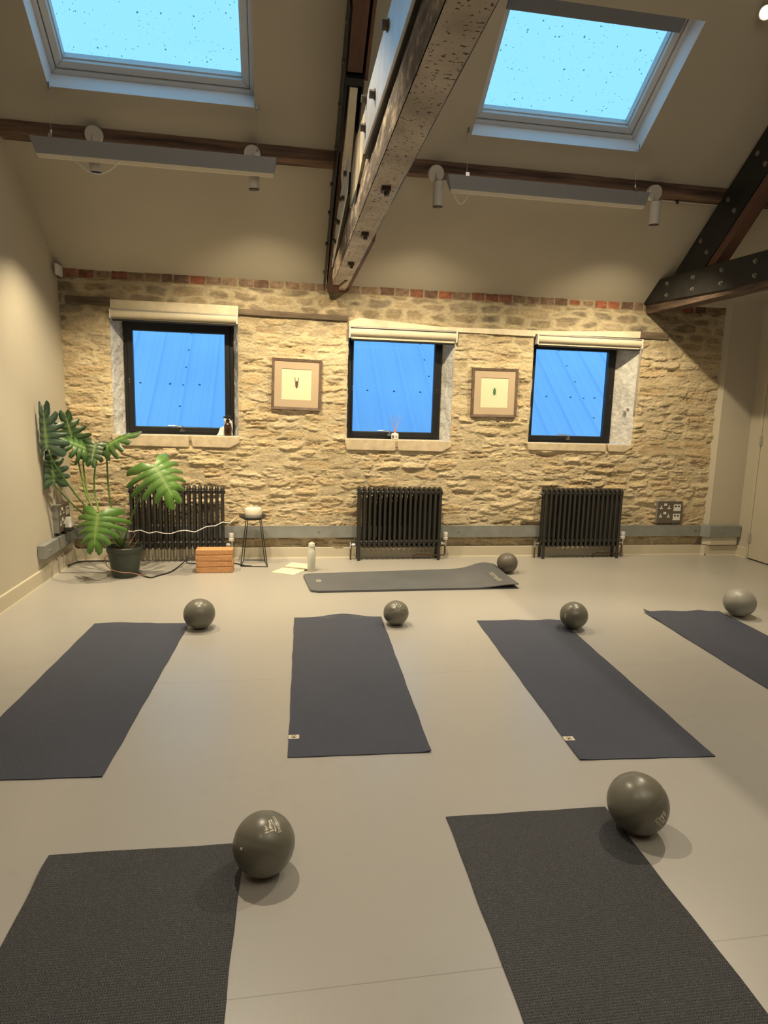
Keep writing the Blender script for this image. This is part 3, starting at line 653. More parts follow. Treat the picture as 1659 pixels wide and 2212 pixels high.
m = MB(); m.prism([(-2.05,3.06),(-2.65,3.02),(-2.50,2.84),(-2.22,2.76),(-1.95,2.74),(-1.72,2.755),(-1.78,2.95)], .0, .05, YZ(2.335)); part('strut', m, M_WEATHER, t, label='bleached bare timber strut')
m = MB(); m.prism([(-1.95,2.735),(-2.25,2.735),(-2.15,2.66),(-1.98,2.64)], -.004, .02, YZ(2.334)); part('mortise', m, M_DARK, t)
# principal rafter between steel cheeks, seen almost end on
def SR(d0, d1, sa, sb_): return [(sa,-d0),(sb_,-d0),(sb_,-d1),(sa,-d1)]
def S3(x): return lambda p, h: (x + h, slope(0, p[0], p[1])[1], slope(0, p[0], p[1])[2])
m = MB(); m.prism(SR(.05,.31,2.02,4.6), 0, .094, S3(2.276)); part('rafter', m, M_RAFTER, t, bevel=.004, label='dark brown rafter timber')
m = MB(); m.prism(SR(.0,.31,1.98,4.6), 0, .020, S3(2.388)); part('rafter', m, M_RAFTER, t, label='thin dark brown rafter board')
m = MB(); m.prism(SR(.03,.19,.10,1.98), 0, .10, S3(2.290)); part('rafter', m, M_RAFTER, t, label='lower length of brown rafter timber')
m = MB(); m.prism([(.06,-.03),(2.35,-.03),(2.35,-.25),(1.9,-.31),(1.4,-.27),(.06,-.14)], 0, .010, S3(2.262)); pl_ = part('cheek_plate', m, M_BLACKSTEEL, t)
for s_ in (.25,.55,.85,1.1,1.45,1.75,2.02,2.25):
    m = MB(); c = Vector(slope(2.262, s_, -.20 if s_ > 1.2 else -.11)); m.cyl(c, c+Vector((-.018,0,0)), .015, n=6); part('bolt', m, M_BOLT, pl_)
m = MB(); m.prism(SR(.05,.335,1.955,2.0), 0, .115, S3(2.268)); m.prism(SR(.17,.335,1.5,1.98), .0, .008, S3(2.272)); m.prism(SR(.17,.335,1.6,1.98), .105, .113, S3(2.272)); part('end_bracket', m, M_BLACKSTEEL, t)
m = MB(); m.prism([(1.94,-.26),(1.94,-.33),(1.30,-.44),(1.30,-.30)], 0, .052, S3(2.298)); part('painted_block', m, M_LINTEL, t, bevel=.005, label='cream painted timber block under the bracket')

# ------------------------------------------------------------------ roof truss at the right
t = thing('roof_truss', 'roof truss with black bolted steel plates at the right edge', 'roof truss', (5.55,-.1,2.5))
xq = 5.478
m = MB(); m.prism([(.03,2.592),(-.147,2.765),(-1.66,2.716),(-6.9,2.73),(-6.9,2.50),(-1.70,2.497),(-1.17,2.507),(.03,2.566)], -.005, .008, lambda p, h: (xq+h, p[0], p[1])); pl_ = part('tie_plate', m, M_BLACKSTEEL, t)
for y, z in ((-.017,2.612),(-.397,2.592),(-.394,2.70),(-.788,2.58),(-.784,2.682),(-1.169,2.562),(-1.162,2.67),(-1.558,2.55),(-1.55,2.657)):
    m = MB(); c = Vector((xq-.005,y,z)); m.cyl(c, c+Vector((-.003,0,0)), .020, n=14); m.cyl(c+Vector((-.003,0,0)), c+Vector((-.016,0,0)), .0145, n=6); part('bolt', m, M_BOLTB, pl_, label='bright hexagon bolt head')
m = MB(); n = 60; g = []
for i in range(n+1):
    y = .02 - 6.9*i/n; a = lambda s, q: (fbm(np.array([y*q]), np.array([s*1.7]), s+40, 3)[0]-.5)
    z0 = 2.475 - .012*min(1, -y/1.2)
    g += [(xq+.010, y, 2.70), (xq+.012+.010*a(1,4), y, z0+.075), (xq+.016+.02*a(2,5), y, z0+.03+.01*a(8,5)), (xq+.03+.02*a(3,5), y, z0+.008*a(4,6)), (xq+.17, y, z0+.006*a(6,5)), (xq+.18, y, 2.70)]
m.add(g, [(i*6+j, i*6+(j+1) % 6, (i+1)*6+(j+1) % 6, (i+1)*6+j) for i in range(n) for j in range(6)]); m.f += [tuple(range(6)), tuple(range(n*6+5, n*6-1, -1))]
part('tie_beam', m, M_OLDOAK, t, auto=50, label='rough split timber under the black plate')
m = MB(); m.prism([(-.43,2.735),(-.47,2.80),(-1.51,3.675),(-2.6,4.50),(-4.0,5.53),(-4.25,5.55),(-4.2,5.30),(-1.56,3.34),(-.85,2.72)], -.004, .008, lambda p, h: (5.505+h, p[0], p[1])); pl_ = part('rafter_plate', m, M_BLACKSTEEL, t)
for y, z in ((-.80,2.985),(-.90,2.87),(-1.11,3.235),(-1.20,3.125),(-1.40,3.485),(-1.50,3.375),(-1.75,3.77),(-1.85,3.66)):
    m = MB(); c = Vector((5.501,y,z)); m.cyl(c, c+Vector((-.003,0,0)), .020, n=14); m.cyl(c+Vector((-.003,0,0)), c+Vector((-.014,0,0)), .014, n=6); part('bolt', m, M_BOLTB, pl_)
m = MB(); m.prism([(-.47,2.70),(-.47,2.79),(-4.0,5.50),(-4.25,5.52),(-4.2,5.22),(-1.56,3.27),(-.97,2.72)], .0, .11, lambda p, h: (5.513+h, p[0], p[1])); part('rafter', m, M_RAFTER, t, bevel=.005, label='reddish brown rafter timber')

# ------------------------------------------------------------------ lights you can see
def pendant(x0, x1, y, z0, z1, anchors, label, loopx):
    p = thing('linear_pendant_light', label, 'ceiling light', ((x0+x1)/2, y, z1), group='long grey pendant lights')
    h = z1-z0; yb = y+.085
    m = MB(); prof = [(y,z1),(y+.028,z0+.02),(yb-.018,z0+.02),(yb,z1)]
    e = .032
    vs = [(x0,)+q for q in prof] + [(x1,)+q for q in prof]
    vs[1] = (x0+e, *prof[1]); vs[2] = (x0+e, *prof[2]); vs[5] = (x1-e*.6, *prof[1]); vs[6] = (x1-e*.6, *prof[2])
    m.add(vs, [(0,3,2,1),(4,5,6,7),(0,1,5,4),(1,2,6,5),(2,3,7,6),(3,0,4,7)]); part('housing', m, M_ALU, p, bevel=.002)
    m = MB(); m.add([(x0+e,y+.030,z0+.02),(x1-e*.6,y+.030,z0+.02),(x1-e*.8,y+.045,z0),(x0+e*1.3,y+.045,z0),(x0+e,yb-.02,z0+.02),(x1-e*.6,yb-.02,z0+.02),(x1-e*.8,yb-.028,z0),(x0+e*1.3,yb-.028,z0)], [(0,1,2,3),(7,6,5,4),(3,2,6,7),(0,3,7,4),(1,5,6,2),(0,4,5,1)]); part('diffuser', m, M_DIFF, p)
    for ax in anchors:
        zt = TW + (-(y+.02))*tan(SL)
        m = MB(); m.tube([(ax,y+.02,z1),(ax,y+.02,zt)], .0016, 6); wv = part('suspension_wire', m, M_BLINDRAIL, p)
        m = MB(); m.cyl((ax,y+.02,zt-.028),(ax,y+.02,zt+.01),.009,n=10); part('ceiling_anchor', m, M_STEEL, wv); m = MB(); m.box((ax-.014,y-.003,z1-.004),(ax+.014,y+.03,z1+.022)); m.cyl((ax,y+.02,z1+.02),(ax,y+.02,z1+.05),.005,n=8); part('wire_grip', m, M_STEEL, wv)
    m = MB(); lx0, lx1 = loopx; pts = [(lx0+(lx1-lx0)*i/14, y+.035, z0+.05-.13*sin(pi*i/14)) for i in range(15)]; m.tube(pts, .0035, 6); part('feed_cable', m, M_CABLEW, p)
pendant(.216, 1.838, -1.275, 3.062, 3.180, (.352, 1.704), 'long grey pendant light hanging below the left skylight', (.44, .815))
pendant(3.085, 4.711, -1.27, 3.067, 3.180, (3.233, 4.589), 'long grey pendant light hanging below the right skylight', (3.12, 3.28))

def spot(x, zc, xt, zt0, zt1, label, tilt):
    s = thing('spotlight', label, 'spotlight', (x,-1.05,zc), group='white cylinder spotlights on the purlin')
    nrm = Vector((0,-.96,-.28)).normalized(); c = Vector((x,-1.062,zc))
    m = MB(); m.cyl(c-nrm*.03, c+nrm*.014, .060, n=36); m.cyl(c+nrm*.014, c+nrm*.018, .060, .054, n=36); part('ceiling_rose', m, M_LAMPWHITE, s, bevel=.002)
    top = Vector((xt,-1.135,zt0)); bot = Vector((xt+.006,-1.120,zt1))
    m = MB(); m.tube([c+nrm*.012, c+nrm*.03+Vector((0,0,-.02)), top+Vector((0,0,-.004))], .008, 10); part('arm', m, M_LAMPWHITE, s)
    d = (bot-top).normalized()
    m = MB(); m.cyl(top, bot, .0395, n=36); hd = part('head', m, M_LAMPWHITE, s, auto=40)
    m = MB(); m.cyl(bot-d*.001, bot+d*.006, .0385, n=36); part('dark_rim', m, M_BLACKPL, hd); m = MB(); m.cyl(top-d*.004, top+d*.001, .037, n=36); part('rear_cap', m, M_BLACKPL, hd)
    return bot+d*.012
SPOTS = [spot(.575,3.292,.588,3.165,3.030,'white spotlight half hidden by the left pendant near its left end', 0),
         spot(1.663,3.262,1.671,3.165,3.007,'white spotlight at the right end of the left pendant', 0),
         spot(3.043,3.245,3.046,3.165,2.992,'white spotlight left of the right pendant beside the central truss', 0),
         spot(4.866,3.250,4.845,3.160,2.991,'white spotlight at the right end of the right pendant', 0)]
# lit spot on the ceiling at the picture's top right corner
sp = thing('spotlight', 'glowing spotlight on the ceiling at the top right corner', 'spotlight', (5.0,-2.0,4.06))
dn = Vector((-.45,-.75,-.48)).normalized(); c = Vector((4.941,-2.070,4.040))-dn*.1
m = MB(); m.cyl(c, c+dn*.10, .042, n=28); part('head', m, M_LAMPWHITE, sp)
m = MB(); e_ = Vector((5.01,-1.955,4.06)); m.cyl(e_, e_+Vector((0,.03,.04)), .05, n=24); m.tube([e_, c+dn*.02], .008, 8); part('ceiling_rose', m, M_LAMPWHITE, sp)
m = MB(); m.cyl(c+dn*.1005, c+dn*.104, .036, n=28); part('lens', m, M_CAP, sp, label='glowing lamp lens')

# small white junction box high in the left corner
o = thing('junction_box', 'small white box high in the left corner', 'junction box', (0,-.1,2.54))
m = MB(); m.box((.0005,-.165,2.498),(.028,-.035,2.585)); part('box_body', m, M_WHITE, o, bevel=.004)
m = MB(); m.box((.026,-.12,2.515),(.031,-.075,2.56)); part('box_cover', m, M_WHITE, o, bevel=.002)

# ------------------------------------------------------------------ trunking and sockets
def screw(mb, c, n, r=.010): c = Vector(c); n = Vector(n); mb.cyl(c, c+n*.003, r, n=12); mb.cyl(c+n*.003, c+n*.006, r*.5, n=6)
o = thing('cable_trunking', 'long grey metal trunking along the foot of the stone wall', 'trunking', (3.2,-.03,.2))
m = MB(); m.box((.004,-.068,.207),(6.325,-.034,.318)); m.box((.004,-.0695,.318),(6.325,-.034,.321)); part('channel', m, M_GALV, o, bevel=.002)
m = MB()
for x in (2.25,3.65,4.1,6.06,6.27): screw(m, (x,-.068,.264), (0,-1,0))
part('cover_screw', m, M_STEEL, o)
m = MB(); m.box((6.215,-.071,.207),(6.315,-.067,.318)); part('joint_strap', m, M_GALV, o)
o = thing('cable_trunking', 'grey metal trunking box wrapped across the plaster pier', 'trunking', (6.6,-.1,.2))
m = MB(); m.prism([(6.327,-.066),(6.40,-.125),(6.765,-.125),(6.765,-.068),(6.425,-.068),(6.382,.0)], .205, .328, lambda p, h: (p[0], p[1], h)); part('channel', m, M_GALV, o, bevel=.002)
m = MB(); screw(m, (6.53,-.125,.27), (0,-1,0)); part('cover_screw', m, M_STEEL, o)
m = MB(); m.prism([(6.37,-.05),(6.43,-.110),(6.74,-.110),(6.76,-.06)], .118, .205, lambda p, h: (p[0], p[1], h)); part('lower_casing', m, M_TRIM, o)
o = thing('cable_trunking', 'short grey metal trunking on the left plaster wall', 'trunking', (.03,-.5,.2))
m = MB(); m.box((.0005,-.905,.212),(.056,-.073,.318)); part('channel', m, M_GALV, o, bevel=.002)
m = MB(); m.box((.0005,-.715,.2105),(.0575,-.71,.3195)); m.box((.0005,-.45,.2105),(.0575,-.44,.3195)); part('joint_strap', m, M_SOCKETSIDE, o)
m = MB(); screw(m, (.056,-.80,.265), (1,0,0)); part('cover_screw', m, M_STEEL, o)

def uk_socket(mb, c, ex, ez, n):   # white plug holes: earth over two
    c = Vector(c); ex = Vector(ex); ez = Vector(ez); n = Vector(n)
    def bx(u, v, w, h):
        P = [c+ex*(u+a*w)+ez*(v+b*h)+n*d_ for d_ in (0,.0025) for a, b in ((-.5,-.5),(.5,-.5),(.5,.5),(-.5,.5))]
        mb.add(P, [(3,2,1,0),(4,5,6,7),(0,1,5,4),(1,2,6,5),(2,3,7,6),(3,0,4,7)])
    bx(0,.012,.010,.020); bx(0,-.008,.034,.013); 
def panel(o, base, ex, n):
    ez = Vector((0,0,1)); base = Vector(base); ex = Vector(ex); n = Vector(n)
    def bx(mb, u, v, w, h, d0, d1):
        P = [base+ex*(u+a*w)+ez*(v+b*h)+n*d_ for d_ in (d0,d1) for a, b in ((0,0),(1,0),(1,1),(0,1))]
        mb.add(P, [(3,2,1,0),(4,5,6,7),(0,1,5,4),(1,2,6,5),(2,3,7,6),(3,0,4,7)])
    m = MB(); bx(m, 0,0,.29,.235,-.004,.048); part('back_box', m, M_SOCKETSIDE, o, bevel=.003)
    m = MB(); bx(m, .002,.002,.286,.231,.048,.051); part('face_plate', m, M_SOCKET, o, bevel=.001)
    for v in (.075, .165):
        for u in (.042, .132):
            m = MB(); uk_socket(m, base+ex*u+ez*v+n*.051, ex, ez, n); part('plug_socket', m, M_WHITE, o)
        m = MB(); bx(m, .072,v+.018,.032,.027,.051,.056); part('rocker_switch', m, M_WHITE, o, bevel=.002)
    for v in (.03, .13):
        m = MB(); bx(m, .185,v,.082,.070,.051,.054); q = part('usb_module', m, M_WHITE, o, bevel=.001)
        m = MB(); bx(m, .196,v+.044,.020,.013,.054,.056); bx(m, .232,v+.044,.020,.013,.054,.056); part('usb_port', m, M_INK, q)
    for u in (.075, .205):
        m = MB(); p0 = base+ex*u+n*.022; m.cyl(p0, p0+Vector((0,0,-.03)), .012, n=12); part('conduit_stub', m, M_GALV, o)
s1 = thing('socket_panel', 'grey metal socket panel on the stone wall right of the right radiator', 'socket panel', (5.96,-.01,.34), group='metal socket panels')
panel(s1, (5.812,.0,.346), (1,0,0), (0,-1,0))
s2 = thing('socket_panel', 'metal socket panel on the left plaster wall behind the plant', 'socket panel', (.0,-.35,.34), group='metal socket panels')
panel(s2, (.0,-.53,.346), (0,1,0), (1,0,0))
o = thing('plug_adaptor', 'white plug pushed into the left wall socket panel', 'plug', (.075,-.34,.4))
m = MB(); m.prism([(-.40,.37),(-.32,.37),(-.335,.46),(-.385,.46)], .052, .105, lambda p, h: (h, p[0], p[1])); part('plug_body', m, M_WHITE, o, bevel=.006)
m = MB(); m.box((.055,-.43,.345),(.115,-.35,.366)); part('black_adaptor', m, M_BLACKPL, o, bevel=.004)

# ------------------------------------------------------------------ radiators
def radiator(x0, pitch, cols, label, valves=True):
    W_ = 17*pitch; r = thing('column_radiator', label, 'radiator', (x0+W_/2, -.12, 0), group='black column radiators under the windows')
    ys = [-.168,-.120,-.072] if cols == 3 else [-.165,-.105]
    zt, zb = .700, .128
    def section(i):
        cx = x0 + pitch*(i+.5); m = MB(); tr = .0135
        for y in ys:
            zz = zb-.028 if y == ys[0] else zb-.02
            m.tube([(cx,y+.004,zb+.0),(cx,y,zb+.05),(cx,y,zt-.045),(cx,y+.006,zt-.01)], [tr*.9,tr,tr,tr*.9], 10)
        for z, s_ in ((zt-.012, 1), (zb+.02, -1)):
            pts = [(cx, ys[0]-.000, z-.022*s_)] + [(cx, ys[0]+(ys[-1]-ys[0])*k/8, z+.016*s_*sin(pi*min(max((k+.6)/9.2,0),1))**.4) for k in range(9)] + [(cx, ys[-1], z-.022*s_)]
            m.tube(pts, .0155, 10)
            mid = (ys[0]+ys[-1])/2
            for y in ([ys[0]+.03, ys[-1]-.02] if cols == 3 else [mid]): m.cyl((cx-pitch/2, y, z-.028*s_),(cx+pitch/2, y, z-.028*s_), .021, n=14)
        return m
    for i in range(17): part('section', section(i), M_RAD, r, auto=50)
    if True:
        for i in (0, 16):
            for y in (ys[0], ys[-1]):
                cx = x0+pitch*(i+.5); m = MB(); m.tube([(cx,y,zb+.03),(cx,y,.06),(cx,y,.0)], [.0145,.0155,.016], 12); part('leg', m, M_RAD, r)
    m = MB(); ym = (ys[0]+ys[-1])/2; xe = x0+W_
    m.cyl((x0-.028,ym,zt-.04),(x0,ym,zt-.04),.013,n=12); m.cyl((x0-.04,ym,zt-.04),(x0-.02,ym,zt-.04),.007,n=10); part('bleed_plug', m, M_STEEL, r)
    m = MB(); m.tube([(xe,ym,zb+.03),(xe+.05,ym,zb+.03),(xe+.052,ym,zb+.02),(xe+.052,ym,.05),(xe+.045,ym,.038),(xe-.02,ym+.0,.036)]+([(xe-.24,ym,.046),(xe-.26,ym,.036),(xe-.262,ym,0)] if valves else [(xe-.05,ym,.036)]), .0085, 10)
    if not valves: m = MB(); m.tube([(xe,ym,zb+.03),(xe+.05,ym,zb+.03),(xe+.052,ym,zb+.02),(xe+.052,ym,0)], .0085, 10)
    pp = part('pipe', m, M_COPPER, r)
    m = MB(); m.cyl((xe+.008,ym,zb+.03),(xe+.045,ym,zb+.03),.013,n=14); m.cyl((xe+.052,ym,zb+.005),(xe+.052,ym,zb+.062),.014,n=14); part('valve_body', m, M_STEEL, r)
    m = MB(); zc = zb+.062; m.lathe([(.012,0),(.024,.004),(.025,.026),(.021,.032),(.022,.036),(.0225,.072),(.020,.078),(0,.079)], (xe+.052,ym,zc), 24); part('thermostat_head', m, M_WHITE, r, auto=35, label='white thermostat knob')
    m = MB(); m.tube([(x0,ym,zb+.02),(x0-.045,ym,zb+.018),(x0-.048,ym,zb+.01),(x0-.048,ym,0)], .0085, 10); part('pipe', m, M_COPPER, r)
    m = MB(); m.cyl((x0-.04,ym,zb+.02),(x0-.005,ym,zb+.02),.012,n=14); m.cyl((x0-.048,ym,zb-.02),(x0-.048,ym,zb+.05),.012,n=12); part('lockshield_valve', m, M_STEEL, r)
radiator(.527, .0500, 2, 'black column radiator behind the plant under the left window')
radiator(2.605, .0495, 3, 'black column radiator under the middle window')
radiator(4.490, .0505, 3, 'black column radiator under the right window')

# ------------------------------------------------------------------ framed beetles
def picture(x0, z0, w, h, skew, label, kind):
    p = thing('framed_print', label, 'picture', (x0+w/2, -.04, z0), group='framed beetle prints')
    yb, yf = -.012, -.046; t_ = .026
    M = Matrix.Translation((x0+w/2,0,z0+h/2)) @ Matrix.Rotation(skew, 4, 'Y') @ Matrix.Translation((-w/2,0,-h/2))
    def T(u, y, v): return tuple(M @ Vector((u,y,v)))
    m = MB()
    O = [(0,0),(w,0),(w,h),(0,h)]; I = [(t_,t_),(w-t_,t_),(w-t_,h-t_),(t_,h-t_)]
    for i in range(4):
        a, b = O[i], O[(i+1) % 4]; c, d_ = I[(i+1) % 4], I[i]
        m.add([T(*((q[0], yf, q[1]))) for q in (a,b)] + [T(q[0], yf+.005, q[1]) for q in (c,d_)] + [T(q[0], yb, q[1]) for q in (a,b,c,d_)], [(0,1,2,3),(7,6,5,4),(0,4,5,1),(1,5,6,2),(2,6,7,3),(3,7,4,0)])
    part('frame', m, M_FRAMEWOOD, p, bevel=.002)
    f = .093
    m = MB(); Q = [(t_,t_),(w-t_,t_),(w-t_,h-t_),(t_,h-t_)]; R_ = [(f,f),(w-f,f),(w-f,h-f),(f,h-f)]
    for i in range(4):
        a, b = Q[i], Q[(i+1) % 4]; c, d_ = R_[(i+1) % 4], R_[i]
        m.add([T(a[0],yf+.010,a[1]),T(b[0],yf+.010,b[1]),T(c[0],yf+.010,c[1]),T(d_[0],yf+.010,d_[1]),T(c[0],yf+.014,c[1]),T(d_[0],yf+.014,d_[1])], [(0,1,2,3),(3,2,4,5)])
    part('mount', m, M_MOUNT, p)
    m = MB(); m.add([T(f-.002,yf+.0145,f-.002),T(w-f+.002,yf+.0145,f-.002),T(w-f+.002,yf+.0145,h-f+.002),T(f-.002,yf+.0145,h-f+.002)], [(0,1,2,3)]); pa = part('paper', m, M_PAPER, p)
    cx, cz = w/2, h/2+.01; y_ = yf+.0135; 
    def blob(mb, pts): mb.add([T(cx+a, y_, cz+b) for a, b in pts] + [T(cx+a, y_+.001, cz+b) for a, b in pts], [tuple(range(len(pts)))] + [(i, i+len(pts), (i+1) % len(pts)+len(pts), (i+1) % len(pts)) for i in range(len(pts))])
    def line(mb, pts, r=.0011): mb.tube([T(cx+a, y_-.0002, cz+b) for a, b in pts], r, 5)
    m = MB()
    if kind == 1:   # stag beetle
        blob(m, [(-.011,.020),(.011,.020),(.013,.004),(.012,-.018),(.007,-.040),(0,-.046),(-.007,-.040),(-.012,-.018),(-.013,.004)])
        for s_ in (-1,1):
            line(m, [(s_*.007,.020),(s_*.016,.028),(s_*.018,.044),(s_*.014,.054)], .0024)
            line(m, [(s_*.017,.038),(s_*.012,.041)], .0016)
            for a, b in ((.010,.018),(-.006,-.002),(-.022,-.040)): line(m, [(s_*.011,a),(s_*.022,(a+b)/2+.006),(s_*.024,b)], .0008)
        part('beetle_drawing', m, M_BEETLE1, pa, label='small brown stag beetle drawing')
    else:
        blob(m, [(-.006,.036),(.006,.036),(.009,.026),(.013,.016),(.015,.0),(.013,-.018),(.006,-.034),(0,-.037),(-.006,-.034),(-.013,-.018),(-.015,.0),(-.013,.016),(-.009,.026)])
        for s_ in (-1,1):
            for a, b in ((.014,.030),(-.004,-.012),(-.018,-.045)): line(m, [(s_*.013,a),(s_*.022,(a+b)/2),(s_*.027,b)], .0008)
            line(m, [(s_*.004,.036),(s_*.014,.050)], .0006)
        bd = part('beetle_drawing', m, M_BEETLE2, pa, label='small green beetle drawing')
        m = MB(); m.add([T(cx+a, y_-.0004, cz+b) for a, b in ((-.002,.010),(.012,.006),(.012,-.012),(.004,-.010))], [(0,1,2,3)]); part('red_patch', m, M_REDMARK, bd)
picture(1.797, 1.424, .462, .468, radians(1.0), 'brown framed stag beetle print left of the middle window', 1)
picture(3.722, 1.408, .468, .472, radians(-.4), 'brown framed green beetle print between middle and right windows', 2)

# ------------------------------------------------------------------ things on the sills
o = thing('spray_bottle', 'amber glass spray bottle on the left window sill', 'bottle', (1.39,.085,1.166))
c = (1.390,.085,1.166)
m = MB(); m.lathe([(.030,0),(.034,.004),(.034,.085),(.031,.100),(.016,.122),(.013,.126),(.013,.140)], c, 28); part('glass_body', m, M_AMBER, o, auto=40)
m = MB(); m.lathe([(.016,.126),(.017,.128),(.017,.150),(.010,.152),(.010,.166)], c, 18); m.box((1.362,.074,1.325),(1.425,.096,1.350)); m.prism([(1.425,1.350),(1.425,1.325),(1.440,1.300),(1.444,1.272),(1.438,1.272),(1.430,1.300),(1.405,1.325)], .079, .091, lambda p, h: (p[0], h, p[1])); m.cyl((1.362,.085,1.338),(1.348,.085,1.336),.008,n=10); part('trigger_head', m, M_BLACKPL, o, bevel=.003)
o = thing('white_card', 'white folded card propped behind the amber spray bottle', 'card', (1.38,.13,1.166))
m = MB(); m.add([(1.352,.120,1.166),(1.432,.140,1.166),(1.432,.150,1.31),(1.400,.146,1.345),(1.352,.132,1.335)], [(0,1,2,3,4)]); m.add([(1.352,.1205,1.166),(1.352,.132,1.255),(1.315,.130,1.235),(1.300,.115,1.185),(1.285,.105,1.166)], [(0,1,2,3,4)]); part('card_sheet', m, M_CARD, o)
o = thing('reed_diffuser', 'small white jar of scent reeds on the middle window sill', 'diffuser', (2.992,.06,1.166))
c = (2.992,.06,1.166)
m = MB(); m.lathe([(.030,0),(.036,.004),(.036,.050),(.032,.058),(.013,.060),(.012,.066)], c, 28); part('jar', m, M_GLASSJAR, o, auto=35)
m = MB(); m.lathe([(.0125,.058),(.0125,.080),(.010,.082),(.010,.095)], c, 16); part('neck', m, M_PEACH, o)
m = MB(); m.box((2.960,.0225,1.176),(2.972,.0245,1.206)); m.box((2.966,.0222,1.180),(2.974,.0242,1.190)); part('label_mark', m, M_INK, o)
m = MB(); 
for q in range(3): m.box((2.984,.0226,1.182+.009*q),(3.012-.004*q,.0242,1.185+.009*q))
part('label_text', m, M_INKGREY, o)
for a, b in ((-.052,.215),(-.046,.235),(.004,.225),(.040,.232),(.066,.220)):
    m = MB(); m.cyl((2.992+a*.08,.06,1.245),(2.992+a,.06+a*.2,1.168+b), .0016, n=6); part('reed', m, M_REED, o)

# ------------------------------------------------------------------ monstera
pl = thing('potted_monstera', 'large monstera plant in a dark green pot in the left corner', 'plant', (.587,-.63,0))
pc = Vector((.587,-.63,0))
m = MB(); m.lathe([(.098,0.),(.104,.006),(.122,.13),(.137,.215),(.142,.218),(.146,.255),(.143,.258),(.137,.255),(.134,.225),(.130,.22),(0,.22)], pc, 48); part('pot', m, M_POT, pl, auto=40)
m = MB(); g = []; 
for i in range(9):
    for j in range(24):
        r_ = .134*i/8; a = 2*pi*j/24; g.append((pc.x+r_*cos(a), pc.y+r_*sin(a), .226+.016*random.random()*(1 if i < 8 else 0)))
m.add(g, [(i*24+j, (i+1)*24+j, (i+1)*24+(j+1) % 24, i*24+(j+1) % 24) for i in range(8) for j in range(24)]); part('soil', m, M_SOIL, pl)
m = MB(); m.lathe([(.134,0),(.15,.004),(.152,.012),(.135,.010),(.0,.008)], (pc.x,pc.y,-.0), 40) if False else m.cyl((pc.x,pc.y,.001),(pc.x,pc.y,.006),.100,n=32); part('pot_foot', m, M_SILL, pl)

def leaf(B, T_, N_, wid, droop, curl, c0, c1, seed, fold=.22, nl=5, gap=.55, back=.30):
    """split leaf: B stalk joint, T_ tip, N_ facing; w half-width relative to length"""
    rs = random.Random(seed); B = Vector(B); T_ = Vector(T_); Lg = (T_-B).length
    ey = (T_-B).normalized(); N_ = Vector(N_); ez = (N_ - ey*N_.dot(ey)).normalized(); ex = ey.cross(ez)
    m = MB(); ns, nq = 6, 12
    def out(o):
        if o < .12: return wid*max(1-((.12-o)/(.13+back))**2.2*.62, .05)
        return wid*max(1-((o-.12)/.90)**1.75, .02)
    def P(t, q, side, lift=0.):
        o_ = -back + (1+back)*t**.92
        tt = .74*t**1.25
        y = tt + (o_-tt)*(q**1.25 if o_ < tt else q**1.9)
        x = side*out(min(o_, 1))*q**.92
        z = -droop*(abs(x)/wid)**2*wid*1.1 - curl*(max(y,0))**2 + fold*abs(x)*(1-q*.6) + lift - .25*curl*(y < 0)*abs(y)
        p = B + (ex*x + ey*y + ez*z)*Lg
        if p.x < .014: p.x = .014 + (.014-p.x)*.12
        return p
    def colr(q, s_):
        k = min(1, q*1.1); v = max(0, 1-abs(q)*11); vs = .35*max(0, 1-abs(s_-.5)*5)*(1-q)
        f = min(1, v*.8+vs)
        return tuple((c0[i]*(1-k)+c1[i]*k)*(1-f) + (.22,.31,.11)[i]*f for i in range(3))
    edges = [(i/nl)**1.05 for i in range(nl+1)]
    for side in (-1, 1):
        for l in range(nl):
            a, b = edges[l], edges[l+1]; ll = rs.uniform(-.03,.04); deep = rs.uniform(.30,.46) if 0 < l < nl-1 else .62
            vs = []; cs = []; endq = rs.uniform(.93,1.05); gp = gap*rs.uniform(.8,1.15); tw = rs.uniform(-.03,.03)
            for iq in range(nq+1):
                q = iq/nq*endq
                x_ = min(1, max(0, (q-deep)/(endq-deep)))
                g_ = 1 - gp*(min(1, x_*3.2)*.55 + .45*x_**2)
                for i_s in range(ns+1):
                    s_ = i_s/ns
                    rnd = math.sqrt(max(0, 1-(abs(s_-.58)/.60)**2.4))
                    qq = q if q < endq*.78 else endq*(.78 + (q/endq-.78)*rnd)
                    t = a + (b-a)*(.5+(s_-.5)*g_)
                    vs.append(P(t, qq, side, ll*q*q - .045*(abs(s_-.5)*2)**2*q + tw*(s_-.5)*q)); cs.append(colr(q, s_))
            o_ = len(m.v)
            fs = [(iq*(ns+1)+i, iq*(ns+1)+i+1, (iq+1)*(ns+1)+i+1, (iq+1)*(ns+1)+i) for iq in range(nq) for i in range(ns)]
            if side < 0: fs = [f[::-1] for f in fs]
            m.add(vs, fs); m.c[o_:] = cs
    return m
def stalk(pts, r0, r1, mtl, n=14):
    # smooth the path
    P = [Vector(p) for p in pts]; q = []
    for i in range(len(P)-1):
        p0 = P[max(i-1,0)]; p1 = P[i]; p2 = P[i+1]; p3 = P[min(i+2,len(P)-1)]
        for k in range(n):
            t = k/n; q.append(.5*((2*p1)+(p2-p0)*t+(2*p0-5*p1+4*p2-p3)*t*t+(3*p1-p0-3*p2+p3)*t**3))
    q.append(P[-1]); m = MB(); m.tube(q, [r0+(r1-r0)*i/(len(q)-1) for i in range(len(q))], 8); return part('leaf_stalk', m, mtl, pl, smooth=True)
G_BL0, G_BL1 = (.045,.085,.060), (.030,.066,.045)
G_DK0, G_DK1 = (.028,.065,.020), (.018,.048,.014)
G_BR0, G_BR1 = (.085,.185,.032), (.058,.140,.022)
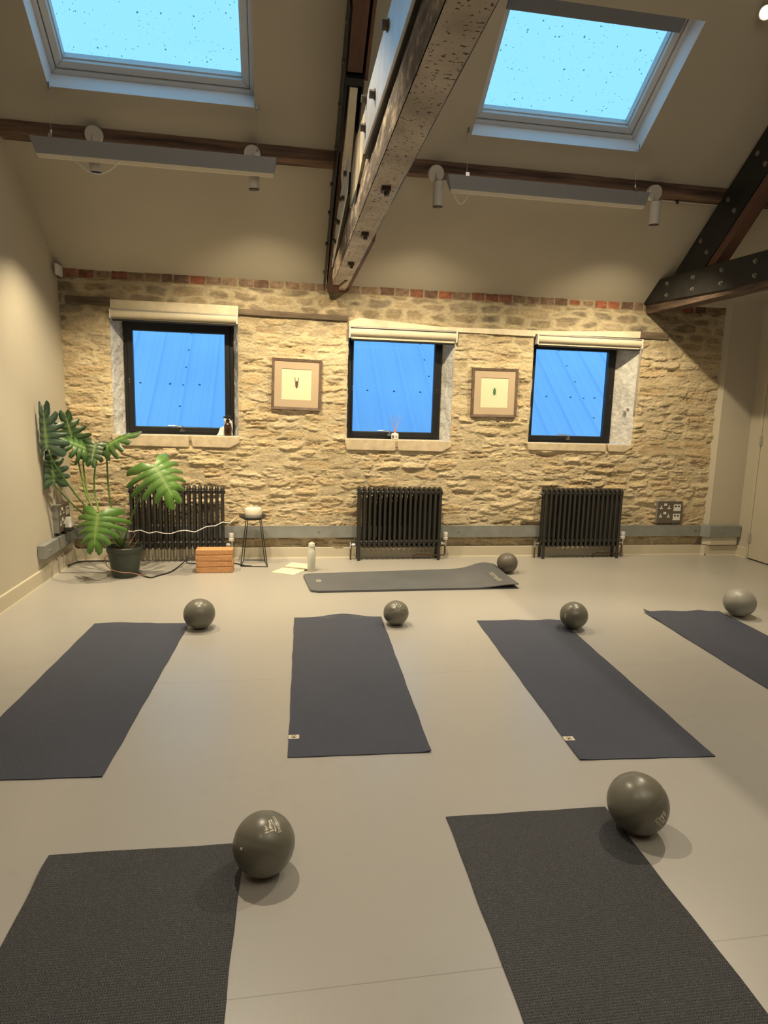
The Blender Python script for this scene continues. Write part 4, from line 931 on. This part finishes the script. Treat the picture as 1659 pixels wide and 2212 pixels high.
cen = Vector((.57,-.62,.235))
LEAVES = [
 ((.055,-.74,1.075),(.045,-.76,1.47),(.30,-1,.12),.40,.30,.02,G_BL0,G_BL1,1,[cen,(.46,-.63,.42),(.26,-.62,.63),(.10,-.70,.93),(.055,-.74,1.075)],M_STALKD),
 ((.075,-.68,.80),(.050,-.66,1.09),(.55,-.8,.0),.48,.45,.05,G_DK0,G_BL1,2,[cen,(.47,-.60,.40),(.26,-.60,.53),(.10,-.67,.74),(.075,-.68,.80)],M_STALKD),
 ((.165,-.43,1.10),(.105,-.46,1.40),(.35,-1,.25),.46,.35,.05,G_DK0,G_DK1,3,[cen,(.42,-.55,.40),(.27,-.50,.66),(.20,-.45,.95),(.165,-.43,1.10)],M_STALK),
 ((.270,-.48,1.06),(.080,-.60,1.17),(.15,-.65,.75),.52,.50,.10,G_BR1,G_DK1,4,[cen,(.43,-.56,.38),(.29,-.50,.62),(.245,-.47,.92),(.270,-.48,1.06)],M_STALK),
 ((.345,-.45,1.10),(.315,-.56,.90),(.10,-1,.15),.56,.40,.15,G_DK0,G_DK1,5,[cen,(.42,-.54,.42),(.325,-.47,.68),(.335,-.44,.95),(.345,-.45,1.10)],M_STALK),
 ((.440,-.50,1.075),(.685,-.56,1.275),(-.45,-.55,.75),.40,.65,.35,G_BR1,G_DK0,6,[cen,(.50,-.58,.45),(.45,-.51,.70),(.438,-.49,.95),(.440,-.50,1.075)],M_STALKD),
 ((.850,-.68,.95),(1.075,-.80,.62),(.25,-.85,.55),.56,.80,.22,G_BR0,G_BR1,7,[cen,(.62,-.63,.42),(.70,-.64,.62),(.79,-.66,.82),(.850,-.68,.95)],M_STALKD),
 ((.440,-.83,.565),(.405,-.96,.240),(-.05,-.92,.45),.54,.80,.20,G_BR0,G_BR1,8,[cen,(.55,-.68,.42),(.48,-.76,.55),(.440,-.83,.565)],M_STALK),
]
for B, T_, N_, wd, dr, cu, c0, c1, sd, path, mt_ in LEAVES:
    part('leaf', leaf(B, T_, N_, wd*1.10, dr, cu, c0, c1, sd, nl=6 if sd in (1,7,8) else 5), M_LEAF, pl, smooth=True, usecol=True)
    stalk(path, .0095, .0055, mt_)
m = MB(); m.tube([(.50,-.76,.225),(.463,-.785,.19),(.478,-.79,.13),(.52,-.79,.09),(.585,-.775,.065),(.65,-.75,.055),(.72,-.72,.03),(.78,-.70,.008)], [.004]*7+[.003], 8); part('aerial_root', m, M_ROOT, pl, smooth=True)
m = MB(); m.tube([(.60,-.60,.23),(.63,-.57,.29),(.66,-.56,.34),(.63,-.55,.38)], [.006,.005,.004,.002], 7); m.tube([(.64,-.62,.23),(.67,-.62,.27),(.70,-.60,.31)], [.004,.003,.002], 7); part('dead_stem', m, M_ROOT, pl)

def smoothpath(P, n=10):
    P = [Vector(p) for p in P]; q = []
    for i in range(len(P)-1):
        p0 = P[max(i-1,0)]; p1 = P[i]; p2 = P[i+1]; p3 = P[min(i+2,len(P)-1)]
        for k in range(n):
            t = k/n; q.append(.5*((2*p1)+(p2-p0)*t+(2*p0-5*p1+4*p2-p3)*t*t+(3*p1-p0-3*p2+p3)*t**3))
    return q+[P[-1]]
m = MB(); m.tube([(.080,-.36,.40),(.12,-.33,.388),(.20,-.28,.375),(.30,-.24,.35),(.45,-.22,.315),(.569,-.21,.300),(.628,-.20,.311),(.705,-.20,.282),(.770,-.20,.296),(.83,-.20,.281),(.895,-.20,.277),(.96,-.20,.30),(1.02,-.20,.308),(1.11,-.20,.292),(1.21,-.20,.342),(1.29,-.20,.350),(1.36,-.20,.385),(1.42,-.19,.372),(1.47,-.17,.42)], .0045, 8)
o = part('white_cable', m, M_CABLEW, org=(.8,-.2,.3)); tag(o, 'white cable zigzagging across the front of the left radiator', 'cable')
m = MB(); m.tube(smoothpath([(.03,-.30,.012),(.08,-.15,.010),(.20,-.11,.008),(.33,-.115,.007),(.42,-.20,.007),(.43,-.42,.007),(.56,-.42,.007),(.78,-.71,.007),(.86,-.66,.007),(.94,-.54,.007),(1.0,-.33,.02),(1.04,-.22,.05),(1.07,-.20,.052),(1.03,-.235,.02),(1.10,-.24,.007),(1.30,-.25,.007),(1.47,-.26,.007),(1.55,-.335,.007),(1.62,-.36,.007)]), .0055, 8)
o = part('black_cable', m, M_CABLEB, org=(.8,-.4,0)); tag(o, 'black cable trailing on the floor behind pot and cork blocks', 'cable')

# ------------------------------------------------------------------ cork blocks
BLK = [(0., 0.), (.002, .4), (-.003, -.3), (.0, .2)]
CL = ['cork yoga block at the bottom of the stack', 'cork yoga block second from the bottom of the stack', 'cork yoga block second from the top of the stack', 'cork yoga block on top of the stack']
for i, (dx, rz) in enumerate(BLK):
    z0 = .0522*i
    m = MB(); M = Matrix.Translation((1.312+dx,-.515,z0)) @ Matrix.Rotation(radians(rz-.4), 4, 'Z'); m.box((-.158,-.062 if i < 3 else -.060,.0008),(.158,.062,.0515), M)
    o = part('yoga_block', m, M_CORK, org=(1.312,-.515,z0), bevel=.006 if i < 3 else .009, segs=3); tag(o, CL[i], 'yoga block', 'cork yoga blocks in one stack')

# ------------------------------------------------------------------ wire stool with speaker
o = thing('wire_side_table', 'small black wire side table with round tray top', 'side table', (1.64,-.255,0))
base = [(1.525,-.36),(1.765,-.385),(1.735,-.125),(1.540,-.11)]; top = [(1.572,-.30),(1.708,-.305),(1.690,-.20),(1.585,-.195)]
for (bx_, by_), (tx, ty) in zip(base, top):
    m = MB(); m.tube([(bx_,by_,.004),(tx,ty,.425)], .0038, 8); part('leg', m, M_WIRE, o)
m = MB()
for q, z in ((base,.004),(top,.424)): m.tube([(x,y,z) for x, y in q], .004, 8, closed=True)
part('rail', m, M_WIRE, o)
m = MB(); m.lathe([(.0,.424),(.085,.424),(.112,.440),(.126,.453),(.124,.457),(.108,.444),(.085,.432),(0,.431)], (1.630,-.255,0), 44); part('tray_top', m, M_TRAY, o, auto=50)
o = thing('round_speaker', 'round cream speaker sitting on the black wire side table', 'speaker', (1.635,-.255,.4315))
c = (1.635,-.255,.4315); sq = Matrix.Diagonal((1,1,1,1))
m = MB(); m.lathe([(.0,.000),(.074,.000),(.076,.004),(.078,.036)], c, 44); part('base_shell', m, M_GREYBASE, o, auto=40)
m = MB(); m.lathe([(.0785,.0362),(.079,.040),(.079,.074),(.074,.090),(.060,.097),(.045,.098),(.043,.095),(0,.095)], c, 44); part('grille_cover', m, M_CREAM, o, auto=40)

# ------------------------------------------------------------------ notebook, bottle
o = thing('spiral_notebook', 'open spiral notebook lying on the floor beside the bottle', 'notebook', (1.99,-.5,0))
A = [(1.800,-.590),(1.996,-.700),(2.112,-.520),(1.910,-.425)]; Bq = [(1.912,-.420),(2.114,-.515),(2.185,-.335),(1.985,-.245)]
for nm, q, h in (('page_stack', A, .006), ('cover_page', Bq, .009)):
    m = MB(); m.prism(q, .0006, h, lambda p, z: (p[0], p[1], z)); part(nm, m, M_NOTE, o)
m = MB(); a = Vector((1.911,-.4225,.008)); b = Vector((2.113,-.5175,.008)); n_ = 22; ax = (b-a).normalized(); u_ = Vector((0,0,1)); v_ = ax.cross(u_)
for i in range(n_):
    c = a.lerp(b, (i+.5)/n_); m.tube([c + u_*.008*sin(t_*2*pi/10) + v_*.009*cos(t_*2*pi/10) for t_ in range(10)], .0012, 5, closed=True)
part('spiral_binding', m, M_SPIRAL, o)
o = thing('pen', 'dark pen clipped at the notebook spine end', 'pen', (2.13,-.55,0))
m = MB(); m.cyl((2.095,-.54,.006),(2.165,-.505,.006),.004,n=10); m.cyl((2.165,-.505,.006),(2.172,-.5015,.006),.004,.001,n=10); part('barrel', m, M_BLACKPL, o); m = MB(); m.cyl((2.09,-.5425,.006),(2.095,-.54,.006),.0042,n=10); m.box((2.10,-.540,.0098),(2.13,-.537,.011)); part('clip', m, M_BLACKPL, o)
bc = (2.155,-.548,0)
o = thing('water_bottle', 'pale green metal water bottle standing by the grey foam mat', 'bottle', bc)
m = MB(); m.lathe([(.033,0),(.0355,.003),(.0355,.165),(.033,.185),(.0275,.205),(.0270,.228)], bc, 40); part('bottle_body', m, M_BOTTLE, o, auto=40)
m = MB(); m.lathe([(.0255,.228),(.0285,.230),(.0285,.252),(.026,.256),(.014,.258),(.013,.264),(0,.265)], bc, 36); part('bottle_cap', m, M_BOTTLE, o, auto=40)
m = MB(); M = Matrix.Translation((2.180,-.560,.232)) @ Matrix.Rotation(radians(-24), 4, 'Y'); m.box((-.002,-.008,-.058),(.001,.008,0), M); M = Matrix.Translation((2.178,-.552,.232)) @ Matrix.Rotation(radians(-38), 4, 'Y'); m.box((-.002,-.008,-.055),(.001,.008,0), M); m.lathe([(.0285,.224),(.0295,.226),(.0295,.233),(.0285,.235)], bc, 30); part('carry_strap', m, M_BOTTLE, o, label='short fabric carry strap')

# ------------------------------------------------------------------ yoga mats
def text_mb(s, size, place, flat=True):
    cu = bpy.data.curves.new('t', 'FONT'); cu.body = s; cu.size = size; cu.extrude = 0
    to = bpy.data.objects.new('t', cu); COL.objects.link(to)
    bpy.context.view_layer.update()
    me = bpy.data.meshes.new_from_object(to.evaluated_get(bpy.context.evaluated_depsgraph_get()))
    vs = [v.co.copy() for v in me.vertices]; fs = [tuple(p.vertices) for p in me.polygons]
    bpy.data.objects.remove(to); bpy.data.curves.remove(cu); bpy.data.meshes.remove(me)
    w = max(v.x for v in vs)
    m = MB(); m.add([place(v.x/w, v.y/w) for v in vs], fs); return m

def mat_thing(key, x, y, th, W_, L_, label, mtl, bumps=(), tagpos=None, lift=None):
    """x, y: far left corner; L runs toward the viewer"""
    o = thing('yoga_mat', label, 'yoga mat', (x, y, 0), group='dark yoga mats laid out on the floor'); o.rotation_euler = (0,0,th)
    nx, ny = 24, 66; m = MB(); T_ = .0045
    def hgt(u, v):
        z = 0.
        for (bu, bv, ru, rv, h) in bumps: z += h*math.exp(-((u-bu)/ru)**2-((v-bv)/rv)**2)
        return z
    top = []; bot = []
    for j in range(ny+1):
        for i in range(nx+1):
            u = i/nx; v = j/ny; z = hgt(u, v)
            wob = .0012*math.sin(v*23+key)+.0008*math.sin(v*51+key*2)
            top.append((x+u*W_+wob, y-v*L_+.001*math.sin(u*17+key), T_+z)); bot.append((x+u*W_+wob, y-v*L_+.001*math.sin(u*17+key), .0004+z))
    k = (nx+1)*(ny+1); m.add(top+bot, [])
    f = []
    for j in range(ny):
        for i in range(nx):
            a = j*(nx+1)+i; f.append((a, a+nx+1, a+nx+2, a+1)); f.append((k+a, k+a+1, k+a+nx+2, k+a+nx+1))
    for i in range(nx): a = i; f.append((a, a+1, k+a+1, k+a)); a = ny*(nx+1)+i; f.append((a+1, a, k+a, k+a+1))
    for j in range(ny): a = j*(nx+1); f.append((a+nx+1, a, k+a, k+a+nx+1)); a += nx; f.append((a, a+nx+1, k+a+nx+1, k+a))
    m.f += f
    part('mat_sheet', m, mtl, o)
    if tagpos:
        yy = y-tagpos; m = MB(); m.add([(x-.001,yy,T_+.0012),(x-.001,yy-.036,T_+.0012),(x+.046,yy-.036,T_+.0012),(x+.046,yy,T_+.0012)], [(0,1,2,3)]); m.add([(x-.0016,yy,.001),(x-.0016,yy-.036,.001),(x-.0016,yy-.036,T_+.0012),(x-.0016,yy,T_+.0012)], [(0,1,2,3)])
        tg = part('label_tag', m, M_TAG, o, label='small cream fabric tag with round emblem')
        m = MB(); cx_, cy_ = x+.022, yy-.018
        m.tube([(cx_+.010*cos(a_), cy_+.0125*sin(a_), T_+.0016) for a_ in [radians(-60+i*300/20) for i in range(21)]], .0009, 5); m.tube([(cx_+.005*cos(a_)-.000, cy_-.004+.006*sin(a_), T_+.0016) for a_ in [radians(i*36) for i in range(10)]], .0008, 5, closed=True); m.tube([(cx_-.003,cy_-.004,T_+.0016),(cx_+.003,cy_-.004,T_+.0016)], .0016, 5)
        part('emblem', m, M_INK, tg)
    return o
mat_thing(1, .6624,-1.8931,-.0539,.61,1.83, 'dark mat at left cut by the frame, beside the shiny ball', M_MAT, ((.25,.0,.2,.02,.010),(.55,0,.08,.012,.004),(.98,1,.03,.03,.004)))
mat_thing(2, 1.9659,-1.8661,-.042,.61,1.83, 'dark mat in the middle with its far edge curled up', M_MAT, ((.55,-.004,.22,.010,.030),(1.,1.,.05,.03,.008)), 1.645)
mat_thing(3, 3.2331,-2.0289,-.0667,.61,1.83, 'dark mat right of centre with a tag near its front corner', M_MAT, ((.45,.0,.12,.012,.006),(0,1,.08,.05,.004),(.85,0,.1,.01,.007)), 1.635)
mat_thing(4, 4.5675,-1.925,-.0594,.61,1.83, 'dark mat at the far right running out of the frame', M_MAT, ((0,0,.05,.02,.020),(.3,0,.15,.015,.007),(.72,0,.1,.01,.010),(0,.10,.05,.03,.007),(0,.28,.05,.03,.004)))
mat_thing(5, 1.1241,-4.2032,-.0248,.61,1.83, 'coarse black mat in the left foreground', M_MATN, ((0,.05,.10,.04,.010),(.3,0,.15,.02,.003)))
mat_thing(6, 2.4452,-4.1646,-.0219,.61,1.83, 'coarse black mat in the right foreground', M_MATN, ())

# thick grey foam mat by the wall, folded double
o = thing('foam_mat', 'thick grey folded foam exercise mat lying below the middle radiator', 'exercise mat', (2.95,-.93,0))
c00 = Vector((2.070,-.705,0)); c10 = Vector((3.86,-.575,0)); c11 = Vector((3.845,-1.240,0)); c01 = Vector((2.115,-1.258,0))
def fo(u, v): return c00.lerp(c10,u).lerp(c01.lerp(c11,u),v)
def foam(z0, z1, lift, shrink):
    m = MB(); nx, ny = 60, 20; tp = []; bt = []
    for j in range(ny+1):
        for i in range(nx+1):
            u = i/nx; v = j/ny; 
            # rounded corners at the left end
            du = min(u*1.75, 9); dv = min(v, 1-v)*.6; r = .06; ex = 0
            if dv < r: ex = r-math.sqrt(max(r*r-(r-dv)**2, 0))
            uu = u + ex/1.75*(1-u)**8
            p = fo(uu, v); z = lift*(sstep(.76,1.,u)**1.2)*(.75+.5*v) + .010*math.exp(-((u-.93)/.08)**2)*math.exp(-((v)/.3)**2)*4*(lift > 0)
            z = float(z); tp.append((p.x,p.y,z1+z)); bt.append((p.x,p.y,z0+z))
    k = (nx+1)*(ny+1); f = []
    for j in range(ny):
        for i in range(nx):
            a = j*(nx+1)+i; f.append((a, a+nx+1, a+nx+2, a+1)); f.append((k+a, k+a+1, k+a+nx+2, k+a+nx+1))
    for i in range(nx): a = i; f.append((a, a+1, k+a+1, k+a)); a = ny*(nx+1)+i; f.append((a+1, a, k+a, k+a+1))
    for j in range(ny): a = j*(nx+1); f.append((a+nx+1, a, k+a, k+a+nx+1)); a += nx; f.append((a, a+nx+1, k+a+nx+1, k+a))
    m.add(tp+bt, f); return m, tp
mb_, _ = foam(.0005, .0085, 0, 0); part('lower_layer', mb_, M_FOAM, o, auto=40)
mb_, tp = foam(.0092, .0175, .022, 0); up = part('upper_layer', mb_, M_FOAM, o, auto=40)
def onmat(u, v):
    p = fo(u, v); z = .022*(float(sstep(.76,1.,u))**1.2)*(.75+.5*v) + .040*math.exp(-((u-.93)/.08)**2)*math.exp(-(v/.3)**2)
    return (p.x, p.y, .0195+z)
tx = text_mb('STOTT PILATES', 1, lambda a, b: onmat(.918 + b*.40/1.8*1.0, .40+.42*a)); part('lettering', tx, M_MARK, up, label='white lettering across the mat end')
m = MB()
for rx_, rr in ((.020, .0022),): m.tube([onmat(.058+rx_/1.8*cos(2*pi*i/28), .47+rx_*1.9/.56*sin(2*pi*i/28)*.8) for i in range(28)], rr, 6, closed=True)
for s_ in (-1,1): m.tube([onmat(.058+s_*.005+.006/1.8*cos(2*pi*i/14), .47+.016*sin(2*pi*i/14)) for i in range(14)], .0018, 5, closed=True)
part('emblem', m, M_MARK, up, label='small white round emblem')

# ------------------------------------------------------------------ exercise balls
def ball(c, R, mtl, label, seed, seam=None, dent=0., squash=.965, z0=0.):
    o = thing('exercise_ball', label, 'ball', (c[0],c[1],0), group='grey inflatable exercise balls')
    rs = np.random.default_rng(seed); nu, nv = 72, 44; m = MB(); vs = []
    ax = Vector(seam or (0,0,1)).normalized(); a1 = ax.orthogonal().normalized(); a2 = ax.cross(a1)
    zc = R*squash + z0
    for j in range(nv+1):
        th_ = pi*j/nv
        for i in range(nu):
            ph = 2*pi*i/nu; d_ = ax*cos(th_) + (a1*cos(ph)+a2*sin(ph))*sin(th_)
            k = 1.
            if dent: # shallow meridian creases
                k += dent*(-.5*abs(math.sin(ph*3.5+seed))*sin(th_)**2 + .35*math.sin(ph*7+1.7*seed)*math.exp(-((th_-.6)/.35)**2))
                k -= dent*1.0*math.exp(-((th_-pi/2)/.06)**2)
            p = d_*R*k
            z = max(p.z*squash, -R*squash+.0015)
            vs.append((c[0]+p.x, c[1]+p.y, zc+z))
    fs = [(j*nu+i, (j+1)*nu+i, (j+1)*nu+(i+1) % nu, j*nu+(i+1) % nu) for j in range(nv) for i in range(nu)]
    m.add(vs, fs); skin = part('ball_skin', m, mtl, o, smooth=True)
    def on(n_, r_, a, b, e=1.004):   # a along reading direction, b upward, metres
        n_ = Vector(n_).normalized(); r_ = (Vector(r_) - n_*Vector(r_).dot(n_)).normalized(); u_ = n_.cross(r_)
        d_ = (n_*R + r_*a + u_*b).normalized(); return (c[0]+d_.x*R*e, c[1]+d_.y*R*e, zc+d_.z*R*e*squash)
    return o, skin, on
def dense(poly, k=4):
    q = []
    for i in range(len(poly)):
        a, b = poly[i], poly[(i+1) % len(poly)]
        q += [(a[0]+(b[0]-a[0])*t_/k, a[1]+(b[1]-a[1])*t_/k) for t_ in range(k)]
    return q
def brand(skin, on, n_, r_, length):
    f = lambda a, b: on(n_, r_, (a-.5)*length, b*length)
    tx = text_mb('beenax', 1, f); part('lettering', tx, M_MARK, skin, label='pale printed lettering')
    m = MB()
    for poly in ([(.10,.27),(.10,.36),(.82,.36),(.82,.27)], [(.16,.41),(.16,.98),(.25,.92),(.25,.41)], [(.30,.41),(.30,.60),(.50,.50)], [(.30,.68),(.30,.90),(.50,.79)],
                 [(.58,.41),(.82,.41),(.82,.47),(.62,.50),(.40,.62),(.36,.62),(.36,.58)], [(.36,.66),(.40,.66),(.62,.78),(.55,.82)], [(.55,.86),(.62,.82),(.42,.95),(.34,.96)]):
        m.add([f(a, b) for a, b in dense(poly)], [tuple(range(len(poly)*4))])
    part('printed_logo', m, M_MARK, skin, label='pale printed geometric emblem')
ball((1.347,-2.021), .1015, M_BALL, 'shiny grey ball touching the far corner of the left mat', 1, dent=.004)
b2, sk2, on2 = ball((2.648,-2.057), .087, M_BALL, 'wrinkled grey ball beside the far corner of the middle mat', 2, seam=(.05,-.85,.52), dent=.028)
m = MB()
for k_ in range(3): m.add([on2((-.009,-.846,.534),(1,0,0), (a-.5)*.024+.004*k_, (b_+k_*.9-.9)*.012, 1.001) for a, b_ in ((0,0),(.8,.3),(1,.9),(.3,.6))], [(0,1,2,3)])
part('printed_logo', m, M_MARK, sk2)
b3, sk3, on3 = ball((3.853,-2.239), .0945, M_BALL, 'grey ball resting on the far right corner of the third mat', 3, seam=(.5,-.3,.8), dent=.010, z0=.004)
m = MB()
for k_ in range(4): m.add([on3((-.89,-.448,.088),(0,0,1), (k_-1.5)*.008+.004*a, (b_-.5)*.020*(1 if k_ % 2 else .6), 1.003) for a, b_ in ((0,0),(1,.1),(1,1),(0,.8))], [(0,1,2,3)])
part('printed_logo', m, M_MARK, sk3)
ball((5.252,-2.071), .1125, M_BALLSILVER, 'pale silver grey ball at the far right behind the last mat', 4, squash=.93)
b5, sk5, on5 = ball((3.938,-.700), .0945, M_BALLBROWN, 'matt taupe ball at the right end of the foam mat', 5, squash=.97)
m = MB(); m.tube([on5((-.125,-.932,.341),(1,0,0), a, b_, 1.001) for a, b_ in ((-.022,-.016),(.022,-.016),(.022,.018),(-.022,.018))], .0012, 5, closed=True); part('printed_patch', m, M_BALLSILVER, sk5)
b6, sk6, on6 = ball((1.803,-4.355), .0965, M_BALL, 'large grey ball with lettering at the left foreground mat', 6, seam=(.30,.52,.80), dent=.010, squash=.985)
brand(sk6, on6, (.46,-.24,.86), (-.252,.519,.259), .060)
m = MB(); p_ = Vector(on6((-.686,-.64,.344),(1,0,0),0,0,1.0)); q_ = Vector(on6((-.686,-.64,.344),(1,0,0),0,0,1.02)); m.cyl(p_, q_, .004, .0035, n=14); part('valve_plug', m, M_WHITE, sk6, label='small white air plug')
b7, sk7, on7 = ball((3.098,-4.313), .1045, M_BALL, 'large grey ball leaning on the right foreground mat', 7, seam=(-.5,.4,.75), dent=.012, squash=.985)
brand(sk7, on7, (.16,-.97,-.15), (.232,.066,-.244), .056)

# ------------------------------------------------------------------ light
W = bpy.data.worlds.new('dusk'); scene.world = W; W.use_nodes = True
bg = W.node_tree.nodes['Background']; bg.inputs[0].default_value = (.255,.635,1.03,1); bg.inputs[1].default_value = 1.34

def add_light(name, kind, loc, energy, color, aim=None, **kw):
    l = bpy.data.lights.new(name, kind); l.energy = energy; l.color = color
    for k_, v_ in kw.items(): setattr(l, k_, v_)
    o = bpy.data.objects.new(name, l); COL.objects.link(o); o.location = loc
    if aim is not None: o.rotation_euler = (Vector(aim)-Vector(loc)).to_track_quat('-Z', 'Y').to_euler()
    return o
WARM = (1., .825, .53)
AIMS = [(.50,-.66,0.), (1.78,-.30,.75), (3.15,-.30,.75), (5.0,-.30,.75)]
PW = [235, 245, 225, 260]
for s_, a_, p_ in zip(SPOTS, AIMS, PW):
    add_light('spot_lamp', 'SPOT', s_, p_, WARM, a_, spot_size=radians(96 if s_ is SPOTS[0] else 125), spot_blend=.75, shadow_soft_size=.026)
# downlights on the viewer's half of the room
DAY = (1., .85, .61)
for x, y, z, e, ax, ay, sz in ((1.35,-2.55,4.30,375,1.40,-2.80,82),(3.9,-3.0,4.65,75,3.2,-4.0,70),(1.0,-6.3,3.9,48,1.2,-3.4,76),(3.2,-6.3,3.9,42,2.9,-3.2,76),(5.2,-6.0,3.9,30,4.4,-2.2,80)):
    add_light('down_lamp', 'SPOT', (x,y,z), e, DAY, (ax,ay,0), spot_size=radians(sz), spot_blend=.3, shadow_soft_size=.03)
add_light('corner_lamp', 'SPOT', (4.915,-2.112,4.012), 270, DAY, (4.1,-3.8,0), spot_size=radians(72), spot_blend=.5, shadow_soft_size=.03)
add_light('room_bounce', 'AREA', (3.2,-5.6,3.6), 34, (1.,.88,.70), (3.2,-2.6,.6), size=2.6)
# daylight through each opening (portals only help the sampling)
for k_, (x0, x1, s0, s1) in SKY.items():
    o = add_light('skylight_portal', 'AREA', slope((x0+x1)/2,(s0+s1)/2,.30), 1, (1,1,1), slope((x0+x1)/2,(s0+s1)/2,-1), shape='RECTANGLE', size=x1-x0, size_y=s1-s0); o.data.cycles.is_portal = True
    o.rotation_euler = (SL*-1, 0, 0)
for k_ in (1,2,3):
    (fx0, fx1), _g = FR[k_]; o = add_light('window_portal', 'AREA', ((fx0+fx1)/2,.26,1.66), 1, (1,1,1), ((fx0+fx1)/2,-2,1.66), shape='RECTANGLE', size=fx1-fx0, size_y=1.0); o.data.cycles.is_portal = True

# ------------------------------------------------------------------ camera and look
cam = bpy.data.cameras.new('camera'); co = bpy.data.objects.new('camera', cam); COL.objects.link(co); scene.camera = co
cam.sensor_fit = 'HORIZONTAL'; cam.sensor_width = 36; cam.lens = 1395/1659*36; cam.clip_start = .05
co.location = (1.8362562658, -6.2217407632, 1.4454434575); co.rotation_euler = (1.4143158797, -.0283704049, -.1640465750)
scene.view_settings.view_transform = 'Standard'; scene.view_settings.look = 'None'
scene.view_settings.exposure = 0.; scene.view_settings.gamma = 1.
scene.cycles.max_bounces = 8; scene.cycles.diffuse_bounces = 4; scene.cycles.glossy_bounces = 3; scene.cycles.transparent_max_bounces = 8
scene.cycles.sample_clamp_indirect = 4.; scene.cycles.caustics_reflective = False; scene.cycles.caustics_refractive = False
